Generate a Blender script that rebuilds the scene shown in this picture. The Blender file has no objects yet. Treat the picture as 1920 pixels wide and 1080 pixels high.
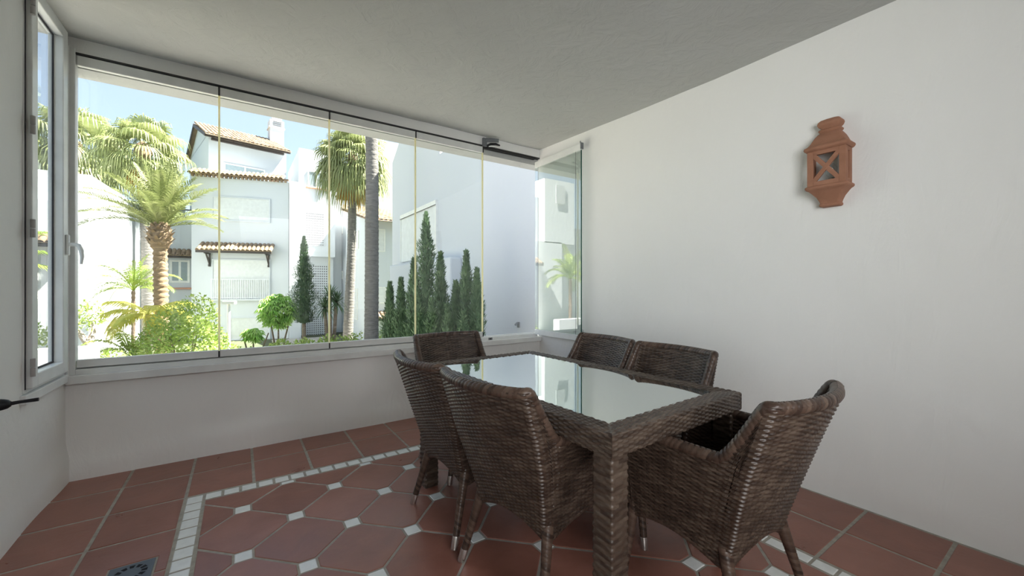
import bpy, bmesh, math, random
from mathutils import Vector, Matrix
import numpy as np

SC = bpy.context.scene
COL = SC.collection
PI = math.pi
R = math.radians

# ------------------------------------------------------------------ camera, sky, sun, exposure
EYE = 1.2
YAW = 34.0
FPX = 756.0
cam_d = bpy.data.cameras.new('camera')
cam_d.sensor_width = 36.0
cam_d.lens = 36.0 * FPX / 1920.0
cam_d.clip_start = 0.02
cam_d.clip_end = 300
cam = bpy.data.objects.new('camera', cam_d)
COL.objects.link(cam)
cam.location = (0, 0, EYE)
cam.rotation_euler = (R(90), 0, R(-YAW))
SC.camera = cam

SUN_DIR = Vector((0.55, -0.125, 0.82)).normalized()      # towards the sun
world = bpy.data.worlds.new('sky')
SC.world = world
world.use_nodes = True
wn = world.node_tree.nodes
wl = world.node_tree.links
wn.clear()
wo = wn.new('ShaderNodeOutputWorld')
wb = wn.new('ShaderNodeBackground')
sky = wn.new('ShaderNodeTexSky')
sky.sky_type = 'NISHITA'
sky.sun_disc = False
sky.sun_elevation = math.asin(SUN_DIR.z)
sky.sun_rotation = math.atan2(SUN_DIR.x, SUN_DIR.y)
sky.air_density = 1.0
sky.dust_density = 1.2
sky.ozone_density = 1.0
wb.inputs['Strength'].default_value = 0.31
hz = wn.new('ShaderNodeMix'); hz.data_type = 'RGBA'
hz.inputs[0].default_value = 0.62                     # bright summer haze
hz.inputs[7].default_value = (1.65, 1.86, 2.10, 1)
wl.new(sky.outputs[0], hz.inputs[6])
wl.new(hz.outputs[2], wb.inputs[0])
wl.new(wb.outputs[0], wo.inputs[0])

sun_d = bpy.data.lights.new('sun', 'SUN')
sun_d.energy = 27.0
sun_d.angle = R(0.6)
sun_d.color = (1.0, 0.95, 0.86)
sun = bpy.data.objects.new('sun', sun_d)
COL.objects.link(sun)
sun.rotation_euler = (-SUN_DIR).to_track_quat('-Z', 'Y').to_euler()
sun.location = (10, -5, 20)

# added fill light beside and behind the camera, brightens the right wall
side_fill_d = bpy.data.lights.new('side_fill_light', 'AREA')
side_fill_d.shape = 'RECTANGLE'
side_fill_d.size = 2.2
side_fill_d.size_y = 1.9
side_fill_d.energy = 17.5
side_fill_d.spread = R(74)
side_fill_d.color = (0.98, 0.99, 1.0)
side_fill = bpy.data.objects.new('side_fill_light', side_fill_d)
COL.objects.link(side_fill)
side_fill.location = (-0.60, -1.35, 1.55)
side_fill.rotation_euler = (R(92), 0, R(-42))

# added fill light high behind the camera, aimed steeply at low wall and floor
rear_d = bpy.data.lights.new('rear_fill_light', 'AREA')
rear_d.shape = 'RECTANGLE'
rear_d.size = 1.8
rear_d.size_y = 0.7
rear_d.energy = 4.0
rear_d.spread = R(58)
rear_d.color = (0.98, 0.97, 1.0)
rearl = bpy.data.objects.new('rear_fill_light', rear_d)
COL.objects.link(rearl)
rearl.location = (0.9, -1.85, 2.25)
rearl.rotation_euler = (R(90 - 33), 0, R(8))

SC.view_settings.view_transform = 'Standard'
SC.view_settings.look = 'None'
SC.view_settings.gamma = 1.0
SC.view_settings.use_curve_mapping = False
SC.view_settings.exposure = 0.62

# ------------------------------------------------------------------ helpers
S_, C_ = math.sin(R(YAW)), math.cos(R(YAW))


def at(u, D, v=None):
    """world point seen at photo column u (row v) and forward distance D"""
    a = (u - 960) / FPX
    x, y = (S_ + C_ * a) * D, (C_ - S_ * a) * D
    if v is None:
        return Vector((x, y, 0))
    return Vector((x, y, EYE + (540 - v) / FPX * D))


def link(o, parent=None):
    COL.objects.link(o)
    if parent is not None:
        o.parent = parent
    return o


def tag(o, label=None, cat=None, group=None, kind=None):
    if label: o['label'] = label
    if cat: o['category'] = cat
    if group: o['group'] = group
    if kind: o['kind'] = kind
    return o


def empty(name, loc=(0, 0, 0), rz=0, parent=None):
    o = bpy.data.objects.new(name, None)
    o.empty_display_size = 0.1
    o.location = loc
    o.rotation_euler = (0, 0, rz)
    return link(o, parent)


class MB:
    """mesh builder"""
    def __init__(s):
        s.v, s.f, s.uv, s.m, s.sm = [], [], [], [], []

    def face(s, pts, uvs=None, mi=0, smooth=False):
        b = len(s.v)
        s.v.extend([tuple(p) for p in pts])
        s.f.append(tuple(range(b, b + len(pts))))
        s.uv.append(uvs if uvs else [(0, 0)] * len(pts))
        s.m.append(mi); s.sm.append(smooth)

    def box(s, a, b, mi=0):
        x0, y0, z0 = a; x1, y1, z1 = b
        if x0 > x1: x0, x1 = x1, x0
        if y0 > y1: y0, y1 = y1, y0
        if z0 > z1: z0, z1 = z1, z0
        n = len(s.v)
        s.v += [(x0, y0, z0), (x1, y0, z0), (x1, y1, z0), (x0, y1, z0),
                (x0, y0, z1), (x1, y0, z1), (x1, y1, z1), (x0, y1, z1)]
        for q in ((0, 3, 2, 1), (4, 5, 6, 7), (0, 1, 5, 4), (1, 2, 6, 5), (2, 3, 7, 6), (3, 0, 4, 7)):
            s.f.append(tuple(n + i for i in q)); s.uv.append([(0, 0), (1, 0), (1, 1), (0, 1)])
            s.m.append(mi); s.sm.append(False)
        return s

    def obox(s, o, ex, ey, ez, mi=0):
        """oriented box: origin corner o and three edge vectors"""
        o, ex, ey, ez = Vector(o), Vector(ex), Vector(ey), Vector(ez)
        if ex.cross(ey).dot(ez) < 0:
            o = o + ex; ex = -ex
        n = len(s.v)
        P = [o, o + ex, o + ex + ey, o + ey]
        s.v += [tuple(p) for p in P] + [tuple(p + ez) for p in P]
        for q in ((0, 3, 2, 1), (4, 5, 6, 7), (0, 1, 5, 4), (1, 2, 6, 5), (2, 3, 7, 6), (3, 0, 4, 7)):
            s.f.append(tuple(n + i for i in q)); s.uv.append([(0, 0), (1, 0), (1, 1), (0, 1)])
            s.m.append(mi); s.sm.append(False)
        return s

    def prism(s, poly, z0, z1, mi=0):
        """vertical prism over a plan polygon (counter-clockwise)"""
        ar = sum(poly[i][0] * poly[(i + 1) % len(poly)][1] - poly[(i + 1) % len(poly)][0] * poly[i][1] for i in range(len(poly)))
        if ar < 0: poly = poly[::-1]
        k = len(poly); n = len(s.v)
        s.v += [(p[0], p[1], z0) for p in poly] + [(p[0], p[1], z1) for p in poly]
        def add(q):
            s.f.append(q); s.uv.append([(0, 0)] * len(q)); s.m.append(mi); s.sm.append(False)
        add(tuple(n + i for i in reversed(range(k))))
        add(tuple(n + k + i for i in range(k)))
        for i in range(k):
            j = (i + 1) % k
            add((n + i, n + j, n + k + j, n + k + i))
        return s

    def grid(s, P, UV=None, close_u=False, mi=0, smooth=True, flip=False):
        """P[i][j] points"""
        ni, nj = len(P), len(P[0]); n = len(s.v)
        for r_ in P: s.v += [tuple(p) for p in r_]
        for i in range(ni if close_u else ni - 1):
            i2 = (i + 1) % ni
            for j in range(nj - 1):
                q = (n + i * nj + j, n + i2 * nj + j, n + i2 * nj + j + 1, n + i * nj + j + 1)
                if UV:
                    uu = [UV[i][j], UV[i + 1][j] if i + 1 < len(UV) else UV[i2][j], UV[i + 1][j + 1] if i + 1 < len(UV) else UV[i2][j + 1], UV[i][j + 1]]
                else: uu = [(0, 0)] * 4
                if flip: q = q[::-1]; uu = uu[::-1]
                s.f.append(q); s.uv.append(uu); s.m.append(mi); s.sm.append(smooth)
        return s

    def tube(s, path, rad, n=10, mi=0, cap=True, squash=None, closed=False):
        """round tube along path; rad number or list; uv in metres"""
        path = [Vector(p) for p in path]; k = len(path)
        if not hasattr(rad, '__len__'): rad = [rad] * k
        T = []
        for i in range(k):
            a = path[max(i - 1, 0)]; b = path[min(i + 1, k - 1)]
            T.append((b - a).normalized())
        ref = Vector((0, 0, 1)) if abs(T[0].z) < 0.9 else Vector((1, 0, 0))
        N = (ref - T[0] * ref.dot(T[0])).normalized()
        rings, uvs, L = [], [], 0.0
        for i in range(k):
            if i:
                L += (path[i] - path[i - 1]).length
                N = (N - T[i] * N.dot(T[i])).normalized()
            B = T[i].cross(N)
            ring, uv = [], []
            for j in range(n + 1):
                an = 2 * PI * j / n
                ca, sa = math.cos(an), math.sin(an)
                if squash: ca *= squash
                ring.append(path[i] + N * ca * rad[i] + B * sa * rad[i])
                uv.append((L, an * rad[0]))
            rings.append(ring); uvs.append(uv)
        s.grid(rings, uvs, mi=mi, flip=True)
        if cap:
            s.face(rings[0][:-1][::-1], mi=mi); s.face(rings[-1][:-1], mi=mi)
        return s

    def lathe(s, prof, c=(0, 0, 0), n=20, mi=0, sx=1.0, sy=1.0, uvscale=1.0):
        P, UV, L = [], [], 0
        for i, (r, z) in enumerate(prof):
            if i: L += math.hypot(prof[i][0] - prof[i - 1][0], prof[i][1] - prof[i - 1][1])
            P.append([(c[0] + sx * r * math.cos(2 * PI * j / n), c[1] + sy * r * math.sin(2 * PI * j / n), c[2] + z) for j in range(n + 1)])
            UV.append([(2 * PI * j / n * r * uvscale, L * uvscale) for j in range(n + 1)])
        s.grid(P, UV, mi=mi, flip=True)
        return s

    def build(s, name, mats, parent=None, bevel=0, weld=False, smooth=None, seg=2):
        me = bpy.data.meshes.new(name)
        me.from_pydata(s.v, [], s.f)
        if not isinstance(mats, (list, tuple)): mats = [mats]
        for m in mats: me.materials.append(m)
        me.polygons.foreach_set('material_index', s.m)
        me.polygons.foreach_set('use_smooth', [bool(x) if smooth is None else smooth for x in s.sm])
        uvl = me.uv_layers.new(name='uv')
        flat = [c for fu in s.uv for t in fu for c in t]
        uvl.data.foreach_set('uv', flat)
        if weld:
            bm = bmesh.new(); bm.from_mesh(me)
            bmesh.ops.remove_doubles(bm, verts=bm.verts, dist=1e-5)
            bm.to_mesh(me); bm.free()
        me.update()
        o = bpy.data.objects.new(name, me)
        link(o, parent)
        if bevel:
            b = o.modifiers.new('bevel', 'BEVEL'); b.width = bevel; b.segments = seg; b.limit_method = 'ANGLE'; b.angle_limit = R(40)
        return o


def copy_tree(o, parent=None):
    c = o.copy(); COL.objects.link(c); c.parent = parent
    for ch in list(o.children): copy_tree(ch, c)
    return c


# ------------------------------------------------------------------ node helpers
class NT:
    def __init__(s, name):
        s.mat = bpy.data.materials.new(name); s.mat.use_nodes = True
        s.n = s.mat.node_tree.nodes; s.l = s.mat.node_tree.links
        s.n.clear()
        s.out = s.n.new('ShaderNodeOutputMaterial')
        s.b = s.n.new('ShaderNodeBsdfPrincipled')
        s.l.new(s.b.outputs[0], s.out.inputs[0])

    def set(s, sock, v):
        if hasattr(v, 'is_output') or isinstance(v, bpy.types.NodeSocket): s.l.new(v, sock)
        else:
            if hasattr(sock.default_value, '__len__') and hasattr(v, '__len__') and len(v) == 3 and len(sock.default_value) == 4: v = (*v, 1)
            sock.default_value = v

    def m(s, op, a, b=None, c=None, clamp=False):
        n = s.n.new('ShaderNodeMath'); n.operation = op; n.use_clamp = clamp
        s.set(n.inputs[0], a)
        if b is not None: s.set(n.inputs[1], b)
        if c is not None: s.set(n.inputs[2], c)
        return n.outputs[0]

    def noise(s, scale, detail=3, rough=0.5, vec=None, dist=0):
        n = s.n.new('ShaderNodeTexNoise'); n.inputs['Scale'].default_value = scale
        n.inputs['Detail'].default_value = detail; n.inputs['Roughness'].default_value = rough
        n.inputs['Distortion'].default_value = dist
        if vec is not None: s.l.new(vec, n.inputs['Vector'])
        return n.outputs[0]

    def coord(s, which='Object'):
        return s.n.new('ShaderNodeTexCoord').outputs[which]

    def mapping(s, vec, scale=(1, 1, 1), rot=(0, 0, 0)):
        n = s.n.new('ShaderNodeMapping'); s.l.new(vec, n.inputs[0])
        n.inputs['Scale'].default_value = scale; n.inputs['Rotation'].default_value = rot
        return n.outputs[0]

    def ramp(s, fac, stops):
        n = s.n.new('ShaderNodeValToRGB'); s.l.new(fac, n.inputs[0])
        e = n.color_ramp.elements
        while len(e) < len(stops): e.new(0.5)
        for i, (p, c) in enumerate(stops):
            e[i].position = p; e[i].color = (*c, 1) if len(c) == 3 else c
        return n.outputs[0]

    def mix(s, fac, a, b, mode='MIX'):
        n = s.n.new('ShaderNodeMix'); n.data_type = 'RGBA'; n.blend_type = mode
        s.set(n.inputs[0], fac); s.set(n.inputs[6], a); s.set(n.inputs[7], b)
        return n.outputs[2]

    def bump(s, h, strength=0.5, dist=0.01):
        n = s.n.new('ShaderNodeBump'); n.inputs['Strength'].default_value = strength
        n.inputs['Distance'].default_value = dist; s.l.new(h, n.inputs['Height'])
        s.l.new(n.outputs[0], s.b.inputs['Normal'])

    def p(s, **k):
        nm = dict(color='Base Color', rough='Roughness', metal='Metallic', spec='Specular IOR Level', ior='IOR',
                  coat='Coat Weight', coatr='Coat Roughness', trans='Transmission Weight', sheen='Sheen Weight',
                  sss='Subsurface Weight')
        for a, v in k.items(): s.set(s.b.inputs[nm[a]], v)
        return s.mat


def plain(name, col, rough=0.5, metal=0.0, spec=0.5, var=0.06, scale=8):
    t = NT(name)
    n = t.noise(scale, 4, vec=t.coord())
    c = t.ramp(n, [(0.3, tuple(x * (1 - var) for x in col)), (0.7, tuple(min(1, x * (1 + var)) for x in col))])
    return t.p(color=c, rough=rough, metal=metal, spec=spec)


def plaster(name, col, col2, bumps=0.5, rough=0.75):
    t = NT(name)
    co = t.coord()
    big = t.noise(1.6, 4, 0.55, co, 0.4)
    mid = t.noise(7, 5, 0.6, t.mapping(co, (1, 1, 0.35)), 1.2)
    fine = t.noise(60, 4, 0.6, co)
    c = t.mix(t.m('MULTIPLY', t.m('SUBTRACT', big, 0.35, clamp=True), 1.2), col, col2)
    h = t.m('ADD', t.m('MULTIPLY', big, 1.6), t.m('ADD', t.m('MULTIPLY', mid, 0.55), t.m('MULTIPLY', fine, 0.045)))
    t.bump(h, bumps, 0.02)
    return t.p(color=c, rough=rough, spec=0.3)


WL, WP = 0.054, 0.0080


def weave_height(u, v, L=WL, P=WP):
    """0..1 relief of rows of flat strands bulging over upright stakes, alternate rows shifted (numpy)"""
    v = v + 0.0006 * np.sin(u * 37) + 0.0004 * np.sin(u * 91 + 2)
    u = u + 0.0016 * np.sin(v * 43) + 0.0010 * np.sin(v * 131 + u * 7)
    rv = v / P; row = np.floor(rv); fv = rv - row
    fu = (u / L + 0.5 * np.mod(row, 2)) % 1.0
    hu = np.clip(2.9 * np.sin(np.pi * fu) - 1.85, 0, 1) ** 0.75
    hv = np.clip(1 - (2 * fv - 1) ** 2, 0, 1) ** 0.45
    st = np.sqrt(np.clip(1 - ((2 * ((u / L * 2) % 1.0) - 1) * 3.4) ** 2, 0, 1)) * 0.20
    return np.maximum(hu * hv, st)


def weave(name, L=WL, P=WP, dark=(0.020, 0.0125, 0.0095), mid=(0.056, 0.036, 0.0255), light=(0.14, 0.102, 0.075)):
    """strand colours for the woven relief; uv in metres"""
    t = NT(name)
    uv = t.n.new('ShaderNodeUVMap').outputs[0]
    sp = t.n.new('ShaderNodeSeparateXYZ'); t.l.new(uv, sp.inputs[0])
    rv = t.m('DIVIDE', sp.outputs[1], P)
    row = t.m('FLOOR', rv)
    par = t.m('MULTIPLY', t.m('MODULO', t.m('ADD', row, 1000), 2.0), 0.5)
    cell = t.m('FLOOR', t.m('ADD', t.m('DIVIDE', sp.outputs[0], L), par))
    cv = t.n.new('ShaderNodeCombineXYZ'); t.l.new(cell, cv.inputs[0]); t.l.new(row, cv.inputs[1])
    wnz = t.n.new('ShaderNodeTexWhiteNoise'); wnz.noise_dimensions = '2D'; t.l.new(cv.outputs[0], wnz.inputs['Vector'])
    streak = t.noise(1.0, 3, 0.6, t.mapping(uv, (45, 800, 1)))
    patch = t.noise(1.0, 2, 0.5, t.mapping(uv, (9, 9, 1)))
    tone = t.m('ADD', t.m('ADD', t.m('MULTIPLY', wnz.outputs['Value'], 0.32), t.m('MULTIPLY', streak, 0.45)), t.m('MULTIPLY', patch, 0.28))
    col = t.ramp(tone, [(0.25, dark), (0.52, mid), (0.85, light)])
    t.bump(streak, 0.25, 0.001)
    return t.p(color=col, rough=0.33, spec=0.55)


def relief_mesh(name, grids, mats, parent, amp=0.0034, hfun=weave_height, edge1=False):
    """grids: list of (P array ni x nj x 3, UV array ni x nj x 2, flip); displaced along the surface normal"""
    vs, fs, uvs = [], [], []; base = 0
    for P, UV, flip in grids:
        P = np.asarray(P, float); UV = np.asarray(UV, float)
        du = np.gradient(P, axis=0); dv = np.gradient(P, axis=1)
        N = np.cross(du, dv); N /= np.maximum(np.linalg.norm(N, axis=2, keepdims=True), 1e-9)
        if flip: N = -N
        ni, nj = P.shape[:2]
        Hh = hfun(UV[..., 0], UV[..., 1]) - 0.5
        if ni > 8: Hh = Hh * np.clip(np.minimum(np.arange(ni), ni - 1 - np.arange(ni)) / 2.0, 0, 1)[:, None]
        if edge1 and nj > 8: Hh = Hh * np.clip(np.minimum(np.arange(nj), nj - 1 - np.arange(nj)) / 3.0, 0, 1)[None, :]
        Q = P + N * (Hh[..., None] * amp)
        idx = base + np.arange(ni * nj).reshape(ni, nj)
        a, b, c, d = idx[:-1, :-1], idx[1:, :-1], idx[1:, 1:], idx[:-1, 1:]
        q = np.stack([a, b, c, d] if not flip else [a, d, c, b], axis=-1).reshape(-1, 4)
        fs.append(q); vs.append(Q.reshape(-1, 3)); uvs.append(UV.reshape(-1, 2)); base += ni * nj
    V = np.concatenate(vs); Fq = np.concatenate(fs); U = np.concatenate(uvs)
    me = bpy.data.meshes.new(name)
    me.vertices.add(len(V)); me.vertices.foreach_set('co', V.astype(np.float32).ravel())
    me.loops.add(Fq.size); me.loops.foreach_set('vertex_index', Fq.astype(np.int32).ravel())
    me.polygons.add(len(Fq)); me.polygons.foreach_set('loop_start', np.arange(0, Fq.size, 4, dtype=np.int32))
    try: me.polygons.foreach_set('loop_total', np.full(len(Fq), 4, dtype=np.int32))
    except Exception: pass
    me.polygons.foreach_set('use_smooth', np.ones(len(Fq), dtype=bool))
    uvl = me.uv_layers.new(name='uv'); uvl.data.foreach_set('uv', U[Fq.ravel()].astype(np.float32).ravel())
    me.update(calc_edges=True); me.validate()
    for m_ in (mats if isinstance(mats, (list, tuple)) else [mats]): me.materials.append(m_)
    o = bpy.data.objects.new(name, me); link(o, parent)
    return o


def wrap(name, P=0.0135):
    """strands wound round an edge or a leg; uv.x runs along it"""
    t = NT(name)
    uv = t.n.new('ShaderNodeUVMap').outputs[0]
    sp = t.n.new('ShaderNodeSeparateXYZ'); t.l.new(uv, sp.inputs[0])
    x = t.m('ADD', t.m('DIVIDE', sp.outputs[0], P), t.m('MULTIPLY', sp.outputs[1], 20))
    row = t.m('FLOOR', x)
    wnz = t.n.new('ShaderNodeTexWhiteNoise'); wnz.noise_dimensions = '1D'; t.l.new(row, wnz.inputs['W'])
    streak = t.noise(1.0, 3, 0.6, t.mapping(uv, (600, 50, 1)))
    tone = t.m('ADD', t.m('MULTIPLY', wnz.outputs['Value'], 0.45), t.m('MULTIPLY', streak, 0.5))
    col = t.ramp(tone, [(0.2, (0.032, 0.019, 0.014)), (0.55, (0.09, 0.056, 0.04)), (0.92, (0.18, 0.128, 0.095))])
    return t.p(color=col, rough=0.33, spec=0.55)


def glass_mat(name, tint=(0.972, 0.99, 0.98), gain=1.0):
    """thin clear glass: schlick reflection over straight transmission"""
    t = NT(name)
    t.n.remove(t.b)
    geo = t.n.new('ShaderNodeNewGeometry')
    d = t.n.new('ShaderNodeVectorMath'); d.operation = 'DOT_PRODUCT'
    t.l.new(geo.outputs['Normal'], d.inputs[0]); t.l.new(geo.outputs['Incoming'], d.inputs[1])
    c = t.m('ABSOLUTE', d.outputs['Value'])
    f = t.m('ADD', 0.042 * gain, t.m('MULTIPLY', t.m('POWER', t.m('SUBTRACT', 1.0, c), 5.0), 0.958), clamp=True)
    tr = t.n.new('ShaderNodeBsdfTransparent'); tr.inputs[0].default_value = (*tint, 1)
    gl = t.n.new('ShaderNodeBsdfGlossy'); gl.inputs['Roughness'].default_value = 0.0
    mx = t.n.new('ShaderNodeMixShader')
    t.l.new(f, mx.inputs[0]); t.l.new(tr.outputs[0], mx.inputs[1]); t.l.new(gl.outputs[0], mx.inputs[2])
    t.l.new(mx.outputs[0], t.out.inputs[0])
    return t.mat


def leafmat(name, a, b, c, scale=3.0, rough=0.5, trans=0.25):
    t = NT(name)
    n = t.noise(scale, 4, 0.7, t.coord())
    col = t.ramp(n, [(0.3, a), (0.5, b), (0.72, c)])
    t.p(color=col, rough=rough, spec=0.35)
    tl = t.n.new('ShaderNodeBsdfTranslucent'); t.l.new(col, tl.inputs[0])
    mx = t.n.new('ShaderNodeMixShader'); mx.inputs[0].default_value = trans
    t.l.new(t.b.outputs[0], mx.inputs[1]); t.l.new(tl.outputs[0], mx.inputs[2])
    t.l.new(mx.outputs[0], t.out.inputs[0])
    return t.mat


def terracotta(name, a, b, c, rough=0.42, scale=5.0):
    t = NT(name)
    co = t.coord()
    n1 = t.noise(scale, 5, 0.6, co, 0.6)
    n2 = t.noise(70, 4, 0.7, co)
    geo = t.n.new('ShaderNodeNewGeometry')
    tone = t.m('ADD', t.m('MULTIPLY', n1, 0.75), t.m('MULTIPLY', geo.outputs['Random Per Island'], 0.25))
    col = t.ramp(tone, [(0.3, a), (0.52, b), (0.75, c)])
    t.bump(t.m('ADD', t.m('MULTIPLY', n1, 1.0), t.m('MULTIPLY', n2, 0.08)), 0.35, 0.01)
    r = t.m('ADD', rough, t.m('MULTIPLY', t.m('SUBTRACT', n1, 0.5), 0.3))
    return t.p(color=col, rough=r, spec=0.45)


# ------------------------------------------------------------------ materials
M = {}
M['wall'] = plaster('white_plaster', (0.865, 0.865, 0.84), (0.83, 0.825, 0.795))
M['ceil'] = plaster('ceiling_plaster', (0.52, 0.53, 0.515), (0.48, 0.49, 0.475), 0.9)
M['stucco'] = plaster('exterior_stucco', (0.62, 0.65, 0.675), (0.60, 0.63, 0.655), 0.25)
M['alu'] = plain('white_lacquered_metal', (0.78, 0.79, 0.77), 0.35)
M['pvc'] = plain('white_pvc', (0.80, 0.82, 0.81), 0.3)
M['track'] = plain('dark_track', (0.03, 0.03, 0.03), 0.5)
M['hinge'] = plain('grey_hinge', (0.42, 0.40, 0.39), 0.4)
M['gasket'] = plain('dark_gasket', (0.03, 0.03, 0.035), 0.6)
M['latch'] = plain('grey_latch', (0.16, 0.17, 0.18), 0.4)
M['iron'] = plain('black_iron', (0.012, 0.013, 0.016), 0.45, 0.3)
M['glass'] = glass_mat('clear_glass')
M['glass_open'] = glass_mat('tinted_open_glass', (0.93, 0.965, 0.95), 4.2)
t = NT('pane_edge_seal')
t.p(color=(0.9, 0.86, 0.66), rough=0.4)
_tl = t.n.new('ShaderNodeBsdfTranslucent'); _tl.inputs[0].default_value = (0.92, 0.88, 0.66, 1)
_mx = t.n.new('ShaderNodeMixShader'); _mx.inputs[0].default_value = 0.75
t.l.new(t.b.outputs[0], _mx.inputs[1]); t.l.new(_tl.outputs[0], _mx.inputs[2]); t.l.new(_mx.outputs[0], t.out.inputs[0])
M['seal'] = t.mat
M['glassedge'] = plain('green_glass_edge', (0.02, 0.09, 0.07), 0.2)
M['tile'] = terracotta('terracotta_tile', (0.24, 0.098, 0.068), (0.30, 0.128, 0.092), (0.355, 0.160, 0.120), 0.33)
M['white_tile'] = plain('white_marble_tile', (0.80, 0.82, 0.80), 0.25, var=0.05, scale=25)
M['grout'] = plain('grey_grout', (0.36, 0.335, 0.285), 0.9, var=0.15, scale=30)
M['drain'] = plain('grey_drain_metal', (0.10, 0.12, 0.14), 0.45, 0.3)
M['hole'] = plain('drain_hole', (0.004, 0.004, 0.005), 0.9)
M['weave'] = weave('rattan_weave')
M['weave_t'] = weave('table_rattan_weave', WL, WP, (0.026, 0.0170, 0.0130), (0.070, 0.048, 0.035), (0.155, 0.118, 0.088))
M['weave_l'] = weave('table_leg_weave', 0.082, 0.0140, (0.026, 0.0170, 0.0130), (0.070, 0.048, 0.035), (0.155, 0.118, 0.088))
M['wrap'] = wrap('rattan_wrapping', 0.0200)
M['wrap_leg'] = wrap('rattan_leg_wrapping', 0.0135)
M['cap'] = plain('brushed_metal_cap', (0.62, 0.60, 0.57), 0.25, 0.9)
M['clay'] = terracotta('clay_lantern', (0.29, 0.135, 0.080), (0.345, 0.165, 0.10), (0.40, 0.20, 0.13), 0.8, 14)
M['socket'] = plain('bulb_socket', (0.5, 0.5, 0.48), 0.3, 0.8)
M['bulb'] = glass_mat('bulb_glass', (0.9, 0.92, 0.92), 1.5)
M['roof'] = terracotta('roof_tile', (0.17, 0.115, 0.075), (0.28, 0.20, 0.13), (0.40, 0.31, 0.22), 0.85, 3.0)
M['wood'] = plain('dark_wood', (0.05, 0.04, 0.035), 0.6)
M['pane'] = plain('far_window_glass', (0.30, 0.36, 0.38), 0.05)
M['frame'] = plain('far_window_frame', (0.82, 0.82, 0.78), 0.4)
M['shutter'] = plain('roller_shutter', (0.70, 0.72, 0.71), 0.5)
M['hole_shade'] = plain('painted_hole_shade', (0.10, 0.10, 0.115), 0.9)  # dark colour painted for the shade inside lattice and slot openings
M['rail'] = plain('white_rail', (0.78, 0.8, 0.82), 0.4)
M['grass'] = plain('garden_grass', (0.06, 0.075, 0.035), 0.9, var=0.4, scale=2)
M['path'] = plain('pale_paving', (0.36, 0.34, 0.31), 0.8)
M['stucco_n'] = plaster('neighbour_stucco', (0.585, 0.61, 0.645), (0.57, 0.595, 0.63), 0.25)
M['sill'] = plain('clay_sill', (0.55, 0.28, 0.18), 0.7)
# glass top over a dark backing: mirror-like
t = NT('table_glass')
M['tglass'] = t.p(color=(0.60, 0.645, 0.635), rough=0.008, metal=1.0)

L_palm = leafmat('palm_leaf', (0.169, 0.208, 0.078), (0.273, 0.312, 0.124), (0.377, 0.390, 0.195), 1.5)
L_date = leafmat('date_palm_leaf', (0.132, 0.165, 0.055), (0.209, 0.242, 0.088), (0.286, 0.297, 0.143), 1.5)
L_dead = leafmat('dry_palm_leaf', (0.338, 0.195, 0.038), (0.450, 0.285, 0.060), (0.510, 0.390, 0.135), 2)
L_yel = leafmat('yellowing_leaf', (0.384, 0.444, 0.060), (0.624, 0.585, 0.101), (0.725, 0.645, 0.221), 2.5)
L_areca = leafmat('areca_leaf', (0.135, 0.225, 0.030), (0.240, 0.330, 0.053), (0.375, 0.390, 0.090), 2.5)
L_bush = leafmat('bright_shrub_leaf', (0.167, 0.267, 0.058), (0.351, 0.468, 0.109), (0.536, 0.602, 0.235), 4)
L_hedge = leafmat('hedge_leaf', (0.224, 0.344, 0.060), (0.359, 0.463, 0.113), (0.463, 0.523, 0.194), 4)
L_cyp = leafmat('cypress_leaf', (0.045, 0.080, 0.042), (0.075, 0.125, 0.065), (0.12, 0.18, 0.10), 6, 0.7, 0.1)
L_jun = leafmat('juniper_leaf', (0.069, 0.127, 0.063), (0.115, 0.190, 0.092), (0.196, 0.287, 0.149), 6, 0.7, 0.1)
L_yuc = leafmat('yucca_leaf', (0.05, 0.10, 0.045), (0.09, 0.16, 0.07), (0.16, 0.24, 0.11), 3)
L_sch = leafmat('umbrella_tree_leaf', (0.225, 0.477, 0.084), (0.422, 0.673, 0.168), (0.673, 0.750, 0.336), 4)


def barkmat(name, a, b, rings=12):
    t = NT(name)
    co = t.coord()
    n = t.noise(2.0, 4, 0.6, t.mapping(co, (3, 3, rings)), 0.8)
    col = t.ramp(n, [(0.3, a), (0.7, b)])
    t.bump(n, 0.8, 0.03)
    return t.p(color=col, rough=0.9, spec=0.2)


M['bark_grey'] = barkmat('grey_palm_bark', (0.14, 0.13, 0.12), (0.25, 0.235, 0.215), 14)
M['bark_date'] = barkmat('date_palm_bark', (0.17, 0.115, 0.07), (0.34, 0.25, 0.165), 9)
M['bark'] = barkmat('shrub_bark', (0.20, 0.14, 0.10), (0.36, 0.28, 0.22), 6)
M['bark_pale'] = barkmat('pale_bark', (0.48, 0.38, 0.32), (0.66, 0.56, 0.48), 4)

# ------------------------------------------------------------------ the room
XL, XR, YB, YN = -0.8975, 2.82, 3.62, -2.1
rng = random.Random(7)


def vnoise(x, y, s=0):
    return (math.sin(x * 2.1 + s) * math.cos(y * 1.7 + s * 2) + 0.5 * math.sin(x * 5.3 + y * 3.1 + s) + 0.25 * math.sin(y * 9.7 - x * 7.9 + s * 3)) / 1.75


# floor -------------------------------------------------------------------
def clip_poly(P, x0, x1, y0, y1):
    for ax, lim, keep in ((0, x0, 1), (0, x1, -1), (1, y0, 1), (1, y1, -1)):
        out = []
        for i in range(len(P)):
            a, b = P[i], P[(i + 1) % len(P)]
            ia, ib = (a[ax] - lim) * keep >= 0, (b[ax] - lim) * keep >= 0
            if ia: out.append(a)
            if ia != ib:
                k = (lim - a[ax]) / (b[ax] - a[ax])
                out.append((a[0] + k * (b[0] - a[0]), a[1] + k * (b[1] - a[1])))
        P = out
        if len(P) < 3: return []
    return P


fl = MB()
fl.box((XL - 0.2, YN - 0.1, -0.12), (XR + 0.2, YB + 0.2, -0.0012), 1)


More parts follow.
